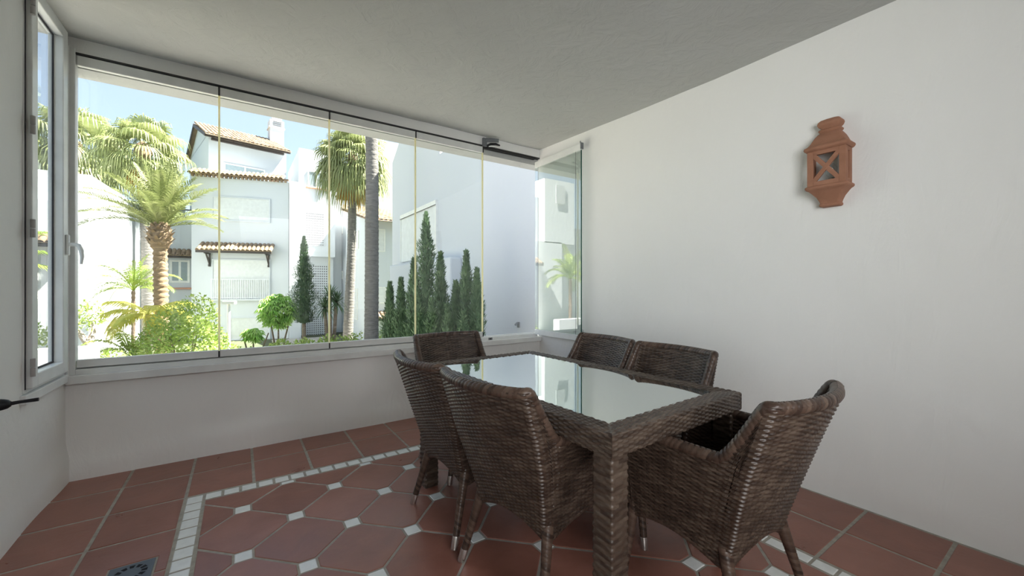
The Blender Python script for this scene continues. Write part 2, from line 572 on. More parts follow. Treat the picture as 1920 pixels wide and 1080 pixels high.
def tile(poly, mi=0, gap=0.0065):
    # shrink towards centroid edge by edge, low pillow edge
    if len(poly) < 3: return
    cx = sum(p[0] for p in poly) / len(poly); cy = sum(p[1] for p in poly) / len(poly)
    n = len(poly)

    def inset(d):
        out = []
        for i in range(n):
            p0, p1, p2 = Vector(poly[i - 1]), Vector(poly[i]), Vector(poly[(i + 1) % n])
            e1 = (p1 - p0); e2 = (p2 - p1)
            if e1.length < 1e-6 or e2.length < 1e-6: return None
            e1.normalize(); e2.normalize()
            n1 = Vector((-e1.y, e1.x)); n2 = Vector((-e2.y, e2.x))
            b = n1 + n2
            if b.length < 1e-4: return None
            b.normalize()
            k = d / max(0.35, b.dot(n1))
            out.append((p1.x + b.x * k, p1.y + b.y * k))
        return out
    ar = sum(poly[i][0] * poly[(i + 1) % n][1] - poly[(i + 1) % n][0] * poly[i][1] for i in range(n)) / 2
    if ar < 0:
        poly = poly[::-1]; ar = -ar
    if ar < 0.0006: return
    o = inset(gap); q = inset(gap + 0.003)
    if not o or not q: return
    dz = rng.uniform(-0.0006, 0.0006); tx, ty = rng.uniform(-0.0035, 0.0035), rng.uniform(-0.0035, 0.0035)
    z = lambda p, h: h + dz + tx * (p[0] - cx) + ty * (p[1] - cy)
    b = len(fl.v)
    fl.v += [(p[0], p[1], -0.004) for p in o] + [(p[0], p[1], z(p, -0.001)) for p in o] + [(p[0], p[1], z(p, 0.0012)) for p in q]
    for ring in (0, 1):
        for i in range(n):
            j = (i + 1) % n
            fl.f.append((b + ring * n + i, b + ring * n + j, b + (ring + 1) * n + j, b + (ring + 1) * n + i))
            fl.uv.append([(0, 0)] * 4); fl.m.append(mi); fl.sm.append(False)
    fl.f.append(tuple(b + 2 * n + i for i in range(n))); fl.uv.append([(0, 0)] * n); fl.m.append(mi); fl.sm.append(False)


def rect(x0, x1, y0, y1): return [(x0, y0), (x1, y0), (x1, y1), (x0, y1)]


FX0, FX1, FY0, FY1 = -0.168, 2.045, -0.94, 2.862        # the patterned field
SX0, SX1, SY0, SY1 = -0.258, 2.127, -1.03, 2.952         # outside of the mosaic strip
DX, DY = 0.2322, 0.2308
# octagons
for i in range(-8, 18):
    for j in range(-18, 18):
        if (i + j) % 2 == 0: continue
        cx, cy = 0.0125 + DX * i, 2.630 + DY * j
        d = 0.0365
        P = []
        for (sx, sy) in ((1, 0), (0, 1), (-1, 0), (0, -1)):
            px, py = cx + sx * DX, cy + sy * DY
            if sx: P += [(px - sx * d, py - sx * d), (px - sx * d, py + sx * d)]
            else: P += [(px + sy * d, py - sy * d), (px - sy * d, py - sy * d)]
        tile(clip_poly(P, FX0, FX1, FY0, FY1), 0, 0.006)
for i in range(-8, 18):
    for j in range(-18, 18):
        if (i + j) % 2: continue
        cx, cy = 0.0125 + DX * i, 2.630 + DY * j
        d = 0.0385
        tile(clip_poly(rect(cx - d, cx + d, cy - d, cy + d), FX0, FX1, FY0, FY1), 2, 0.005)
# mosaic strip
p = 0.0862
x = SX0 + 0.088
while x < SX1 - 0.05:
    for (a, b) in ((FY1 + 0.004, SY1 - 0.006), (SY0 + 0.006, FY0 - 0.004)):
        tile(rect(x, min(x + p, SX1), a, b), 2, 0.007)
    x += p
y = SY1 - 0.006
while y > SY0:
    for (a, b) in ((SX0 + 0.004, FX0 - 0.004), (FX1 + 0.004, SX1 - 0.006)):
        tile(rect(a, b, y - p * 1.07, y), 2, 0.006)
    y -= p * 1.07
# border of rectangular tiles
gx = [XL, -0.583, SX0]
gx2 = [-0.258, 0.072, 0.399, 0.727, 1.058, 1.39, 1.72, 2.05, 2.127 + 0.0]
ys = [SY1 - 0.34 * k for k in range(0, 20)]
for (y0, y1) in ((2.955, 3.31), (3.31, YB - 0.012)):
    xs = [XL, -0.583, -0.258, 0.072, 0.399, 0.727, 1.058, 1.39, 1.72, 2.127, 2.46, XR - 0.02]
    for a, b in zip(xs, xs[1:]): tile(rect(a, b, y0, y1), 0, 0.0075)
k = 0
yy = 2.955
while yy > YN:
    y0 = yy - 0.352
    for (a, b) in ((XL, -0.583), (-0.583, SX0)):
        if a < -0.4 < b and (abs(y0 - 2.251) < 0.01 or abs(yy - 2.251) < 0.01):
            # tile notched round the floor drain
            dx0, dx1 = -0.4605, -0.3065
            if yy > 2.4: tile([(a, y0), (dx0, y0), (dx0, 2.378), (dx1, 2.378), (dx1, y0), (b, y0), (b, yy), (a, yy)], 0, 0.0045)
            else: tile([(a, y0), (b, y0), (b, yy), (dx1, yy), (dx1, 2.222), (dx0, 2.222), (dx0, yy), (a, yy)], 0, 0.0045)
        else:
            tile(rect(a, b, y0, yy), 0, 0.0075)
    yy = y0
yy = 2.955
off = 2.955 - 0.733
ylist = [0.733 + 0.3275 * i for i in range(-9, 8)]
for y0, y1 in zip(ylist, ylist[1:]):
    if y1 > 2.96: y1 = 2.955
    if y0 >= y1: continue
    for (a, b) in ((2.127, 2.46), (2.46, XR - 0.022)): tile(rect(a, b, y0, y1), 0, 0.0075)
xs = [-0.258 + 0.3407 * i for i in range(8)]
for a, b in zip(xs, xs[1:]):
    for (y0, y1) in ((SY0 - 0.33, SY0), (SY0 - 0.66, SY0 - 0.33), (SY0 - 1.0, SY0 - 0.66)): tile(rect(a, b, y0, y1), 0, 0.0075)
floor = fl.build('floor', [M['tile'], M['grout'], M['white_tile']])
tag(floor, kind='structure')

# ceiling -----------------------------------------------------------------
def ceil_z(y):
    pts = [(-2.3, 2.68), (0.6, 2.69), (1.58, 2.695), (2.43, 2.722), (3.62, 2.766), (3.9, 2.78)]
    for (a, za), (b, zb) in zip(pts, pts[1:]):
        if y <= b: return za + (zb - za) * (y - a) / (b - a)
    return pts[-1][1]


cb = MB()
nx, ny = 50, 70
P = []
for i in range(nx + 1):
    x = XL - 0.05 + (XR - XL + 0.1) * i / nx
    P.append([(x, YN - 0.05 + (YB - YN + 0.1) * j / ny, ceil_z(YN - 0.05 + (YB - YN + 0.1) * j / ny) + 0.004 * vnoise(x * 2, j * 0.17, 4)) for j in range(ny + 1)])
cb.grid(P, flip=True)
cb.box((XL - 0.25, YN - 0.2, 2.84), (XR + 0.25, YB + 0.22, 3.05))
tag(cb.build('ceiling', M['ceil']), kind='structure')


# walls -------------------------------------------------------------------
def wall_grid(mb, axis, const, a0, a1, z0, z1, n, nz, face_pos, amp=0.004, seed=0, skirt=0.0):
    """wavy plaster face; axis 'x' means the wall runs along x"""
    P = []
    for i in range(n + 1):
        a = a0 + (a1 - a0) * i / n
        colp = []
        for j in range(nz + 1):
            z = z0 + (z1 - z0) * j / nz
            d = amp * vnoise(a * 1.3, z * 1.3, seed)
            if skirt:
                zt = 0.16 + 0.03 * math.sin(a * 3.1 + seed)
                d -= skirt * (1 / (1 + math.exp((z - zt) * 45))) * (1 + 0.3 * math.sin(a * 7 + seed)) * face_pos
            colp.append((a, const + d, z) if axis == 'x' else (const + d, a, z))
        P.append(colp)
    fl_ = (axis == 'x') == (face_pos > 0)
    mb.grid(P, flip=fl_)


# back wall: low parapet and lintel with the wide opening between
w = MB()
wall_grid(w, 'x', YB, XL - 0.05, XR + 0.05, -0.02, 0.66, 90, 24, 1, 0.003, 1.0, 0.020)
w.box((XL - 0.05, YB + 0.012, -0.1), (XR + 0.2, YB + 0.20, 0.655))
w.box((XL - 0.05, YB, 2.672), (XR + 0.2, YB + 0.215, 2.86))
tag(w.build('wall_back', M['wall']), kind='structure')
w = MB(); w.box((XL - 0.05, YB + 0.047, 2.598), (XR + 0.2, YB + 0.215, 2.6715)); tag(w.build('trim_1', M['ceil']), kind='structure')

# left wall with casement opening
LW0, LW1, LZ0, LZ1 = 3.022, 3.60, 0.67, 2.82
w = MB()
wall_grid(w, 'y', XL, YN - 0.05, LW0, -0.02, 2.84, 90, 60, -1, 0.003, 2.0, 0.016)
wall_grid(w, 'y', XL, LW0, YB + 0.02, -0.02, LZ0, 14, 20, -1, 0.003, 2.0, 0.016)
w.box((XL - 0.20, YN - 0.1, -0.1), (XL - 0.012, LW0, 2.86))
w.box((XL - 0.05, LW0, -0.1), (XL - 0.012, YB + 0.2, LZ0))
w.box((XL - 0.05, LW1 + 0.01, LZ0), (XL - 0.012, YB + 0.2, 2.86))
w.box((XL - 0.05, LW0, LZ1), (XL - 0.012, LW1 + 0.02, 2.86))
tag(w.build('wall_left', M['wall']), kind='structure')

w = MB()
wall_grid(w, 'y', XR, YN - 0.05, YB + 0.03, -0.02, 2.84, 110, 60, 1, 0.005, 5.0, 0.008)
w.box((XR + 0.014, YN - 0.1, -0.1), (XR + 0.20, YB + 0.012, 2.86))
tag(w.build('wall_right', M['wall']), kind='structure')

w = MB()
w.box((XL - 0.2, YN - 0.15, -0.1), (-0.75, YN, 2.86)); w.box((1.95, YN - 0.15, -0.1), (XR + 0.2, YN, 2.86)); w.box((-0.75, YN - 0.15, 2.3), (1.95, YN, 2.86))
w.box((-0.75, YN - 0.15, -0.1), (1.95, YN - 0.1, 2.3))
tag(w.build('wall_front', M['wall']), kind='structure')

# ------------------------------------------------------------------ main glazing: window_1
win = empty('window_1', (0, 0, 0)); tag(win, kind='structure')
f = MB()
f.box((XL + 0.005, YB - 0.012, 0.655), (-0.853, YB + 0.05, 2.70))            # left post
f.box((XL + 0.004, YB - 0.030, 0.655), (XL + 0.020, YB - 0.012, 2.70))
f.build('window_frame', M['alu'], win, bevel=0.003)
f = MB()
f.box((-0.853, YB - 0.004, 2.664), (XR, YB + 0.045, 2.676))
f.build('top_track', M['track'], win)
f = MB()
for k in range(3):
    f.box((2.09, YB + 0.004 + 0.014 * k, 2.650), (2.76, YB + 0.010 + 0.014 * k, 2.664))
f.build('track_rail', M['track'], win)
f = MB()
f.box((-0.853, YB - 0.010, 0.655), (2.79, YB + 0.05, 0.690))
f.box((-0.853, YB + 0.03, 0.690), (2.79, YB + 0.05, 0.70))
f.build('bottom_track', M['alu'], win, bevel=0.003)
f = MB()
f.box((XL + 0.008, YB - 0.045, 0.604), (2.815, YB + 0.002, 0.656))
f.build('window_sill', M['alu'], win, bevel=0.004)
f = MB(); f.box((2.14, YB - 0.016, 0.660), (2.185, YB - 0.008, 0.683)); f.box((2.155, YB - 0.018, 0.666), (2.168, YB - 0.015, 0.676), 1)
f.build('track_latch', [M['latch'], M['hole']], win)

joints = [-0.851, -0.126, 0.616, 1.361, 2.083]


def glass_panel(x0, x1, z0, z1, parent, first=False, last=False):
    """closed panel in the wall plane"""
    g = MB(); g.box((x0 + 0.003, YB + 0.014, z0 + 0.05), (x1 - 0.003, YB + 0.022, z1 - 0.05))
    go = g.build('glass_panel', M['glass'], parent)
    r_ = MB(); r_.box((x0 + 0.002, YB + 0.002, z1 - 0.062), (x1 - 0.002, YB + 0.034, z1)); r_.build('top_rail', M['alu'], go, bevel=0.003)
    r_ = MB(); r_.box((x0 + 0.002, YB + 0.002, z0), (x1 - 0.002, YB + 0.034, z0 + 0.050)); r_.build('bottom_rail', M['alu'], go, bevel=0.003)
    e = MB(); e.box((x1 - 0.006, YB + 0.010, z0 + 0.05), (x1 + 0.006, YB + 0.026, z1 - 0.06)); e.build('edge_seal', M['seal'], go)
    e = MB(); e.box((x1 - 0.006, YB - 0.001, z1 - 0.062), (x1 + 0.006, YB + 0.005, z1)); e.box((x1 - 0.005, YB - 0.001, z0), (x1 + 0.005, YB + 0.005, z0 + 0.045))
    e.build('end_cap', M['track'], go)
    return go


for a, b in zip(joints, joints[1:]):
    glass_panel(a, b, 0.698, 2.662, win)
# the open panel, swung back along the right wall
op = empty('open_glass_panel', (2.755, YB - 0.005, 0), 0.0, win)
g = MB(); g.box((-0.004, -0.735, 0.74), (0.004, 0.0, 2.56)); g.build('glass_pane', M['glass_open'], op)
g = MB(); g.box((-0.010, -0.735, 2.545), (0.018, 0.0, 2.612)); g.build('top_rail', M['alu'], op, bevel=0.003)
g = MB(); g.box((-0.010, -0.735, 0.680), (0.018, 0.0, 0.738)); g.build('bottom_rail', M['alu'], op, bevel=0.003)
g = MB(); g.box((-0.0055, -0.741, 0.74), (0.0055, -0.735, 2.545)); g.build('glass_edge', M['glassedge'], op)
g = MB(); g.box((-0.0055, -0.06, 0.74), (-0.0045, -0.056, 2.545)); g.box((-0.0055, -0.665, 0.74), (-0.0045, -0.662, 2.545)); g.build('edge_seal', M['gasket'], op)
g = MB(); g.box((-0.012, -0.748, 2.555), (0.020, -0.735, 2.615)); g.tube([(0.0, -0.725, 2.61), (0.0, -0.725, 2.635)], 0.006, 8); g.box((-0.012, -0.748, 0.672), (0.010, -0.735, 0.70)); g.build('end_cap', M['latch'], op)
# release latch hanging from the lintel
lt = empty('release_latch', (2.09, YB - 0.02, 2.66), 0, win)
g = MB(); g.box((-0.022, -0.010, 0.0), (0.022, 0.018, 0.085)); g.build('bracket', M['latch'], lt, bevel=0.003)
g = MB(); g.obox((0.01, -0.012, 0.048), (0.125, -0.045, 0.0), (0.0, 0.006, 0), (0, 0, 0.040)); g.build('lever_plate', M['latch'], lt, bevel=0.002)
g = MB(); g.tube([(0.02, -0.005, 0.005), (0.06, -0.02, 0.028), (0.11, -0.035, 0.034), (0.155, -0.045, 0.025)], [0.012, 0.013, 0.012, 0.008], 10); g.build('hook', M['iron'], lt)
g = MB(); g.tube([(0.04, -0.01, 0.006), (0.09, -0.022, 0.012), (0.13, -0.035, 0.010)], [0.008, 0.009, 0.006], 10); g.build('catch', M['alu'], lt)

# ------------------------------------------------------------------ casement in the left wall: window_2
win2 = empty('window_2', (0, 0, 0)); tag(win2, kind='structure')
f = MB()
xo, xi = XL - 0.05, XL + 0.006
f.box((xo, LW0, LZ0), (xi, 3.034, 2.80)); f.box((xo, 3.548, LZ0), (xi, 3.60, 2.80)); f.box((xo, 3.034, 2.757), (xi, 3.548, 2.80)); f.box((xo, 3.034, LZ0), (xi, 3.548, 0.690))
f.build('window_frame', M['pvc'], win2, bevel=0.003)
f = MB(); f.box((XL - 0.02, 2.995, 0.620), (XL + 0.022, 3.585, 0.668)); f.build('window_sill', M['pvc'], win2, bevel=0.004)
f = MB(); f.box((XL - 0.01, 3.027, 0.690), (XL + 0.0085, 3.0355, 2.757)); f.build('hinge_gap', M['gasket'], win2)
f = MB()
sx0, sx1 = XL - 0.035, XL + 0.030
sash = [(3.036, 3.118), (3.464, 3.546)]
f.box((sx0, 3.036, 0.692), (sx1, 3.106, 2.755)); f.box((sx0, 3.470, 0.692), (sx1, 3.546, 2.755))
f.box((sx0, 3.106, 0.692), (sx1, 3.470, 0.762)); f.box((sx0, 3.106, 2.690), (sx1, 3.470, 2.755))
sa = f.build('sash', M['pvc'], win2, bevel=0.005)
f = MB()
gx0 = XL - 0.010
f.box((gx0 - 0.006, 3.106, 0.762), (gx0, 3.470, 0.772)); f.box((gx0 - 0.006, 3.106, 2.680), (gx0, 3.470, 2.690))
f.box((gx0 - 0.006, 3.462, 0.762), (gx0, 3.470, 2.690)); f.box((gx0 - 0.006, 3.106, 0.762), (gx0, 3.112, 2.690))
f.build('gasket', M['gasket'], sa)
f = MB(); f.box((XL - 0.024, 3.100, 0.757), (XL - 0.016, 3.476, 2.695)); f.build('glass_pane', M['glass'], sa)
for z in (0.80, 1.50, 2.02, 2.62):
    h = MB()
    h.tube([(XL + 0.034, 3.028, z - 0.045), (XL + 0.034, 3.028, z - 0.002)], 0.0095, 12)
    h.tube([(XL + 0.034, 3.028, z + 0.002), (XL + 0.034, 3.028, z + 0.045)], 0.0095, 12)
    h.build('hinge', M['hinge'], win2)
h = MB()
hy, hz = 3.512, 1.46
h.box((XL + 0.030, hy - 0.016, hz - 0.062), (XL + 0.044, hy + 0.016, hz + 0.062))
ho = h.build('handle', M['pvc'], sa, bevel=0.006)
h = MB()
h.tube([(XL + 0.042, hy, hz + 0.002), (XL + 0.062, hy, hz + 0.004), (XL + 0.085, hy - 0.012, hz - 0.002), (XL + 0.098, hy - 0.02, hz - 0.03), (XL + 0.102, hy - 0.02, hz - 0.07), (XL + 0.098, hy - 0.02, hz - 0.115)],
       [0.011, 0.011, 0.012, 0.011, 0.009, 0.006], 12)
h.build('lever', M['pvc'], ho)

# ------------------------------------------------------------------ black iron handle on the left wall
ih = empty('iron_handle', (XL, 2.80, 0.672)); tag(ih, 'black wrought-iron lever handle sticking out of the left plaster wall', 'handle')
g = MB(); g.lathe([(0.0, 0.034), (0.012, 0.032), (0.020, 0.022), (0.024, 0.010), (0.026, 0.0)], n=20)
for i, v in enumerate(g.v): g.v[i] = (v[2], v[0], v[1])
g.build('rose', M['iron'], ih, smooth=True)
g = MB(); g.tube([(0.0, 0, 0), (0.03, 0.0, 0.001), (0.06, 0.004, 0.004), (0.115, 0.008, 0.006)], [0.013, 0.009, 0.0075, 0.0085], 12)
g.build('lever', M['iron'], ih)

# ------------------------------------------------------------------ floor drain
dr = empty('floor_drain', (-0.3835, 2.30, 0)); tag(dr, 'square grey metal floor drain with a ring of slots set in the red tiles', 'drain')
g = MB(); g.box((-0.074, -0.074, -0.004), (0.074, 0.074, 0.0022)); g.build('cover', M['drain'], dr, bevel=0.0015)
g = MB()
for k in range(12):
    a = 2 * PI * k / 12
    c, s = math.cos(a), math.sin(a)
    P = [(r_ * c - w_ * s, r_ * s + w_ * c, 0.0026) for (r_, w_) in ((0.036, -0.006), (0.056, -0.010), (0.056, 0.010), (0.036, 0.006))]
    g.face(P)
g.build('slots', M['hole'], dr)

# ------------------------------------------------------------------ wicker dining table
TA = R(2.6)
table = empty('dining_table', (1.385, 1.645, 0), TA)
tag(table, 'rectangular brown wicker dining table with a dark reflective glass top', 'table')
TW, TL, TH, TT, RIM = 0.885, 1.49, 0.735, 0.082, 0.086


def rrect_ring(w_, h_, r_, n=5):
    """closed section points with perimeter coordinate"""
    pts = []
    for (cx, cy, a0) in ((w_ / 2 - r_, h_ / 2 - r_, 0), (-w_ / 2 + r_, h_ / 2 - r_, 90), (-w_ / 2 + r_, -h_ / 2 + r_, 180), (w_ / 2 - r_, -h_ / 2 + r_, 270)):
        for k in range(n + 1):
            a = R(a0 + 90 * k / n)
            pts.append((cx + r_ * math.cos(a), cy + r_ * math.sin(a)))
    pts.append(pts[0])
    L = [0]
    for a, b in zip(pts, pts[1:]): L.append(L[-1] + math.hypot(b[0] - a[0], b[1] - a[1]))
    return pts, L


def resample(pts, L, step):
    n = int(L[-1] / step); ls = np.linspace(0, L[-1], n + 1)
    x = np.interp(ls, L, [p_[0] for p_ in pts]); y = np.interp(ls, L, [p_[1] for p_ in pts])
    return np.stack([x, y], axis=1), ls


RG = []
sec, SL = rrect_ring(RIM, TT, 0.010)
hx, hy_ = TW / 2 - RIM / 2, TL / 2 - RIM / 2
corners = [(-hx, -hy_), (hx, -hy_), (hx, hy_), (-hx, hy_)]
for k in range(4):
    A, B = Vector(corners[k]), Vector(corners[(k + 1) % 4])
    d = (B - A).normalized(); n_ = Vector((d.y, -d.x))       # outward
    Ln = (B - A).length
    steps = int(Ln / 0.0045)
    ds, dl = resample(sec, SL, 0.0018); dl = dl * (round(dl[-1] / (2 * WP)) * 2 * WP / dl[-1])
    f_ = np.linspace(0, 1, steps + 1)[:, None]
    sx_ = ds[:, 0][None, :]; sz_ = ds[:, 1][None, :]
    S0 = -sx_ + (Ln + 2 * sx_) * f_
    P = np.stack([A.x + d.x * S0 + n_.x * sx_, A.y + d.y * S0 + n_.y * sx_, (TH - TT / 2 + sz_) + 0 * S0], axis=-1)
    UV = np.stack([S0 + k * 0.37, np.broadcast_to(dl[None, :], S0.shape)], axis=-1)
    RG.append((P, UV, False))
relief_mesh('rim_frame', RG, M['weave_t'], table, 0.0048)
g = MB(); g.box((-TW / 2 + RIM - 0.012, -TL / 2 + RIM - 0.012, TH - 0.012), (TW / 2 - RIM + 0.012, TL / 2 - RIM + 0.012, TH - 0.003))
g.box((-TW / 2 + RIM - 0.012, -TL / 2 + RIM - 0.012, TH - 0.03), (TW / 2 - RIM + 0.012, TL / 2 - RIM + 0.012, TH - 0.0121), 1)
g.build('glass_top', [M['tglass'], M['track']], table)
sec, SL = rrect_ring(0.086, 0.086, 0.009)
ds, dl = resample(sec, SL, 0.0030); dl = dl * (4 * 0.082 / dl[-1])
zz_ = np.linspace(0.0, TH - TT + 0.004, int((TH - TT) / 0.0024))
P = np.stack([np.broadcast_to(ds[:, 0][None, :], (len(zz_), len(ds))), np.broadcast_to(ds[:, 1][None, :], (len(zz_), len(ds))), np.broadcast_to(zz_[:, None], (len(zz_), len(ds)))], axis=-1)
UV = np.stack([np.broadcast_to(dl[None, :], P.shape[:2]), np.broadcast_to(zz_[:, None], P.shape[:2])], axis=-1)
leg0 = relief_mesh('leg', [(P, UV, True)], M['weave_l'], table, 0.0036, lambda u, v: weave_height(u, v, 0.082, 0.0140))
k = 0
for sx in (-1, 1):
    for sy in (-1, 1):
        lg = leg0 if k == 0 else leg0.copy()
        if k: COL.objects.link(lg); lg.parent = table
        lg.location = (sx * (TW / 2 - 0.0465), sy * (TL / 2 - 0.0465), 0); k += 1

# ------------------------------------------------------------------ wicker armchair
YF = 0.255
TH_ = 0.034


def hw(z): 
    k = min(1, max(0, (z - 0.22) / 0.45)); return 0.205 + 0.062 * (k * k * (3 - 2 * k))


def yb(z): return -0.35 + 0.30 * (0.85 - z) + 0.006 * math.sin(PI * min(1, max(0, (z - 0.27) / 0.58)))


def plan(t, z, off=0.0):
    """outer shell plan, t 0 (front of left arm) .. 1 (middle of back); mirrored by the caller"""
    H = hw(z) - off; Yb = yb(z) + off; r_ = max(0.035 - off * 0.6, 0.01)
    if t <= 0.45:
        q = t / 0.45
        bow = 0.010 * math.sin(PI * q)
        return (-H - bow, YF + (Yb + r_ - YF) * q)
    if t <= 0.6:
        a = (t - 0.45) / 0.15 * PI / 2
        return (-H + r_ - r_ * math.cos(a), Yb + r_ - r_ * math.sin(a) - 0)
    q = (t - 0.6) / 0.4
    x = -H + r_ + (H - r_) * q
    k = max(0, (z - 0.27) / 0.58)
    e = 1 - (1 - q) ** 2
    return (x, Yb - 0.048 * e * k)


def ztop(t):
    if t <= 0.45:
        q = t / 0.45
        return 0.648 + 0.202 * max(0, (q - 0.84) / 0.16) ** 2.0
    return 0.850 - 0.004 * min(1, (t - 0.45) / 0.2)


def zbot(t):
    if t <= 0.45: return 0.255 + 0.05 * math.sin(PI * t / 0.45)
    q = (t - 0.525) / 0.475
    return 0.255 + 0.06 * math.sin(PI / 2 * max(0, q))


tc = [0.45 * k / 12 * 0.84 for k in range(13)] + [0.45 * (0.84 + 0.16 * k / 10) for k in range(1, 11)] + [0.45 + 0.15 * k / 6 for k in range(1, 7)] + [0.6 + 0.4 * k / 12 for k in range(1, 13)]
NA = 23 + 3          # columns that belong to the arm


def pt(t, z, side, off=0.0):
    x, y = plan(t, z, off)
    return Vector((x if side < 0 else -x, y, z))


TF = np.linspace(0, 1, 2401)
UF = np.concatenate([[0], np.cumsum([(pt(b_, 0.6, -1) - pt(a_, 0.6, -1)).length for a_, b_ in zip(TF, TF[1:])])])


def shell_part(t0, t1, sides, name, mat, parent, zlow_in=0.40):
    u0, u1 = np.interp([t0, t1], TF, UF)
    nu = int((u1 - u0) / 0.0040)
    # columns even in length, with extra ones where the top edge climbs
    us = np.linspace(u0, u1, nu + 1)
    ts = list(np.interp(us, UF, TF))
    if t0 < 0.40 < t1 + 0.01: ts = sorted(set(ts) | set(np.linspace(0.38, 0.45, 26)) - {1})
    ts = [t_ for t_ in ts if t0 - 1e-9 <= t_ <= t1 + 1e-9]
    grids = []
    for side in sides:
        n = 330 if t0 > 0.4 else 215
        ro, uo, ri, ui, rt, ut, rb, ub = [], [], [], [], [], [], [], []
        for t_ in ts:
            uu = float(np.interp(t_, TF, UF)); uu = uu if side < 0 else 2 * UF[-1] - uu
            zb, zt = zbot(t_), ztop(t_)
            zs = np.linspace(zb, zt, n + 1); zi = np.linspace(zlow_in, zt, n // 2 + 1)
            ro.append([tuple(pt(t_, z, side)) for z in zs]); uo.append([(uu, z * 1.04) for z in zs])
            ri.append([tuple(pt(t_, z, side, TH_)) for z in zi]); ui.append([(uu, z * 1.04) for z in zi])
            rt.append([tuple(pt(t_, zt, side)), tuple(pt(t_, zt, side, TH_))]); ut.append([(uu, 0), (uu, 0)])
            rb.append([tuple(pt(t_, zb, side)), tuple(pt(t_, zb, side, TH_))]); ub.append([(uu, 0), (uu, 0)])
        f_ = side > 0
        grids += [(ro, uo, f_), (ri, ui, not f_), (rt, ut, f_), (rb, ub, not f_)]
    return relief_mesh(name, grids, mat, parent, 0.0056, weave_height, True)


def ridge_height(u, v, P=0.0135):
    x = (u / P + v * 20) % 1.0
    return np.sqrt(np.clip(1 - (2 * x - 1) ** 2, 0, 1))


def ridged_tube(name, path, rad, mat, parent, amp=0.0022, n=14, P=0.0135, sx=1.0):
    """strand-wrapped tube, finely sampled so every turn is a real ridge"""
    path = [Vector(p_) for p_ in path]
    Ls = [0.0]
    for a_, b_ in zip(path, path[1:]): Ls.append(Ls[-1] + (b_ - a_).length)
    if not hasattr(rad, '__len__'): rad = [rad] * len(path)
    m_ = int(Ls[-1] / 0.0022); ls = np.linspace(0, Ls[-1], m_ + 1)
    XYZ = np.stack([np.interp(ls, Ls, [p_[k] for p_ in path]) for k in range(3)], axis=1)
    for _ in range(4): XYZ[1:-1] = (XYZ[:-2] + XYZ[1:-1] * 2 + XYZ[2:]) / 4
    Rr = np.interp(ls, Ls, rad)
    T = np.gradient(XYZ, axis=0); T /= np.linalg.norm(T, axis=1, keepdims=True)
    N = np.zeros_like(T); ref = np.array([0, 1, 0.0]) if abs(T[0][1]) < 0.8 else np.array([1, 0, 0.0])
    v_ = ref - T[0] * ref.dot(T[0]); N[0] = v_ / np.linalg.norm(v_)
    for i in range(1, len(T)):
        v_ = N[i - 1] - T[i] * N[i - 1].dot(T[i]); N[i] = v_ / np.linalg.norm(v_)
    B = np.cross(T, N)
    an = np.linspace(0, 2 * np.pi, n + 1)
    Pp = XYZ[:, None, :] + (N[:, None, :] * np.cos(an)[None, :, None] + B[:, None, :] * np.sin(an)[None, :, None]) * Rr[:, None, None]
    UV = np.stack([np.broadcast_to(ls[:, None], (m_ + 1, n + 1)), np.broadcast_to((an * Rr[0])[None, :], (m_ + 1, n + 1))], axis=-1)
    return relief_mesh(name, [(Pp, UV, True)], mat, parent, amp, lambda u, v: ridge_height(u, v, P))


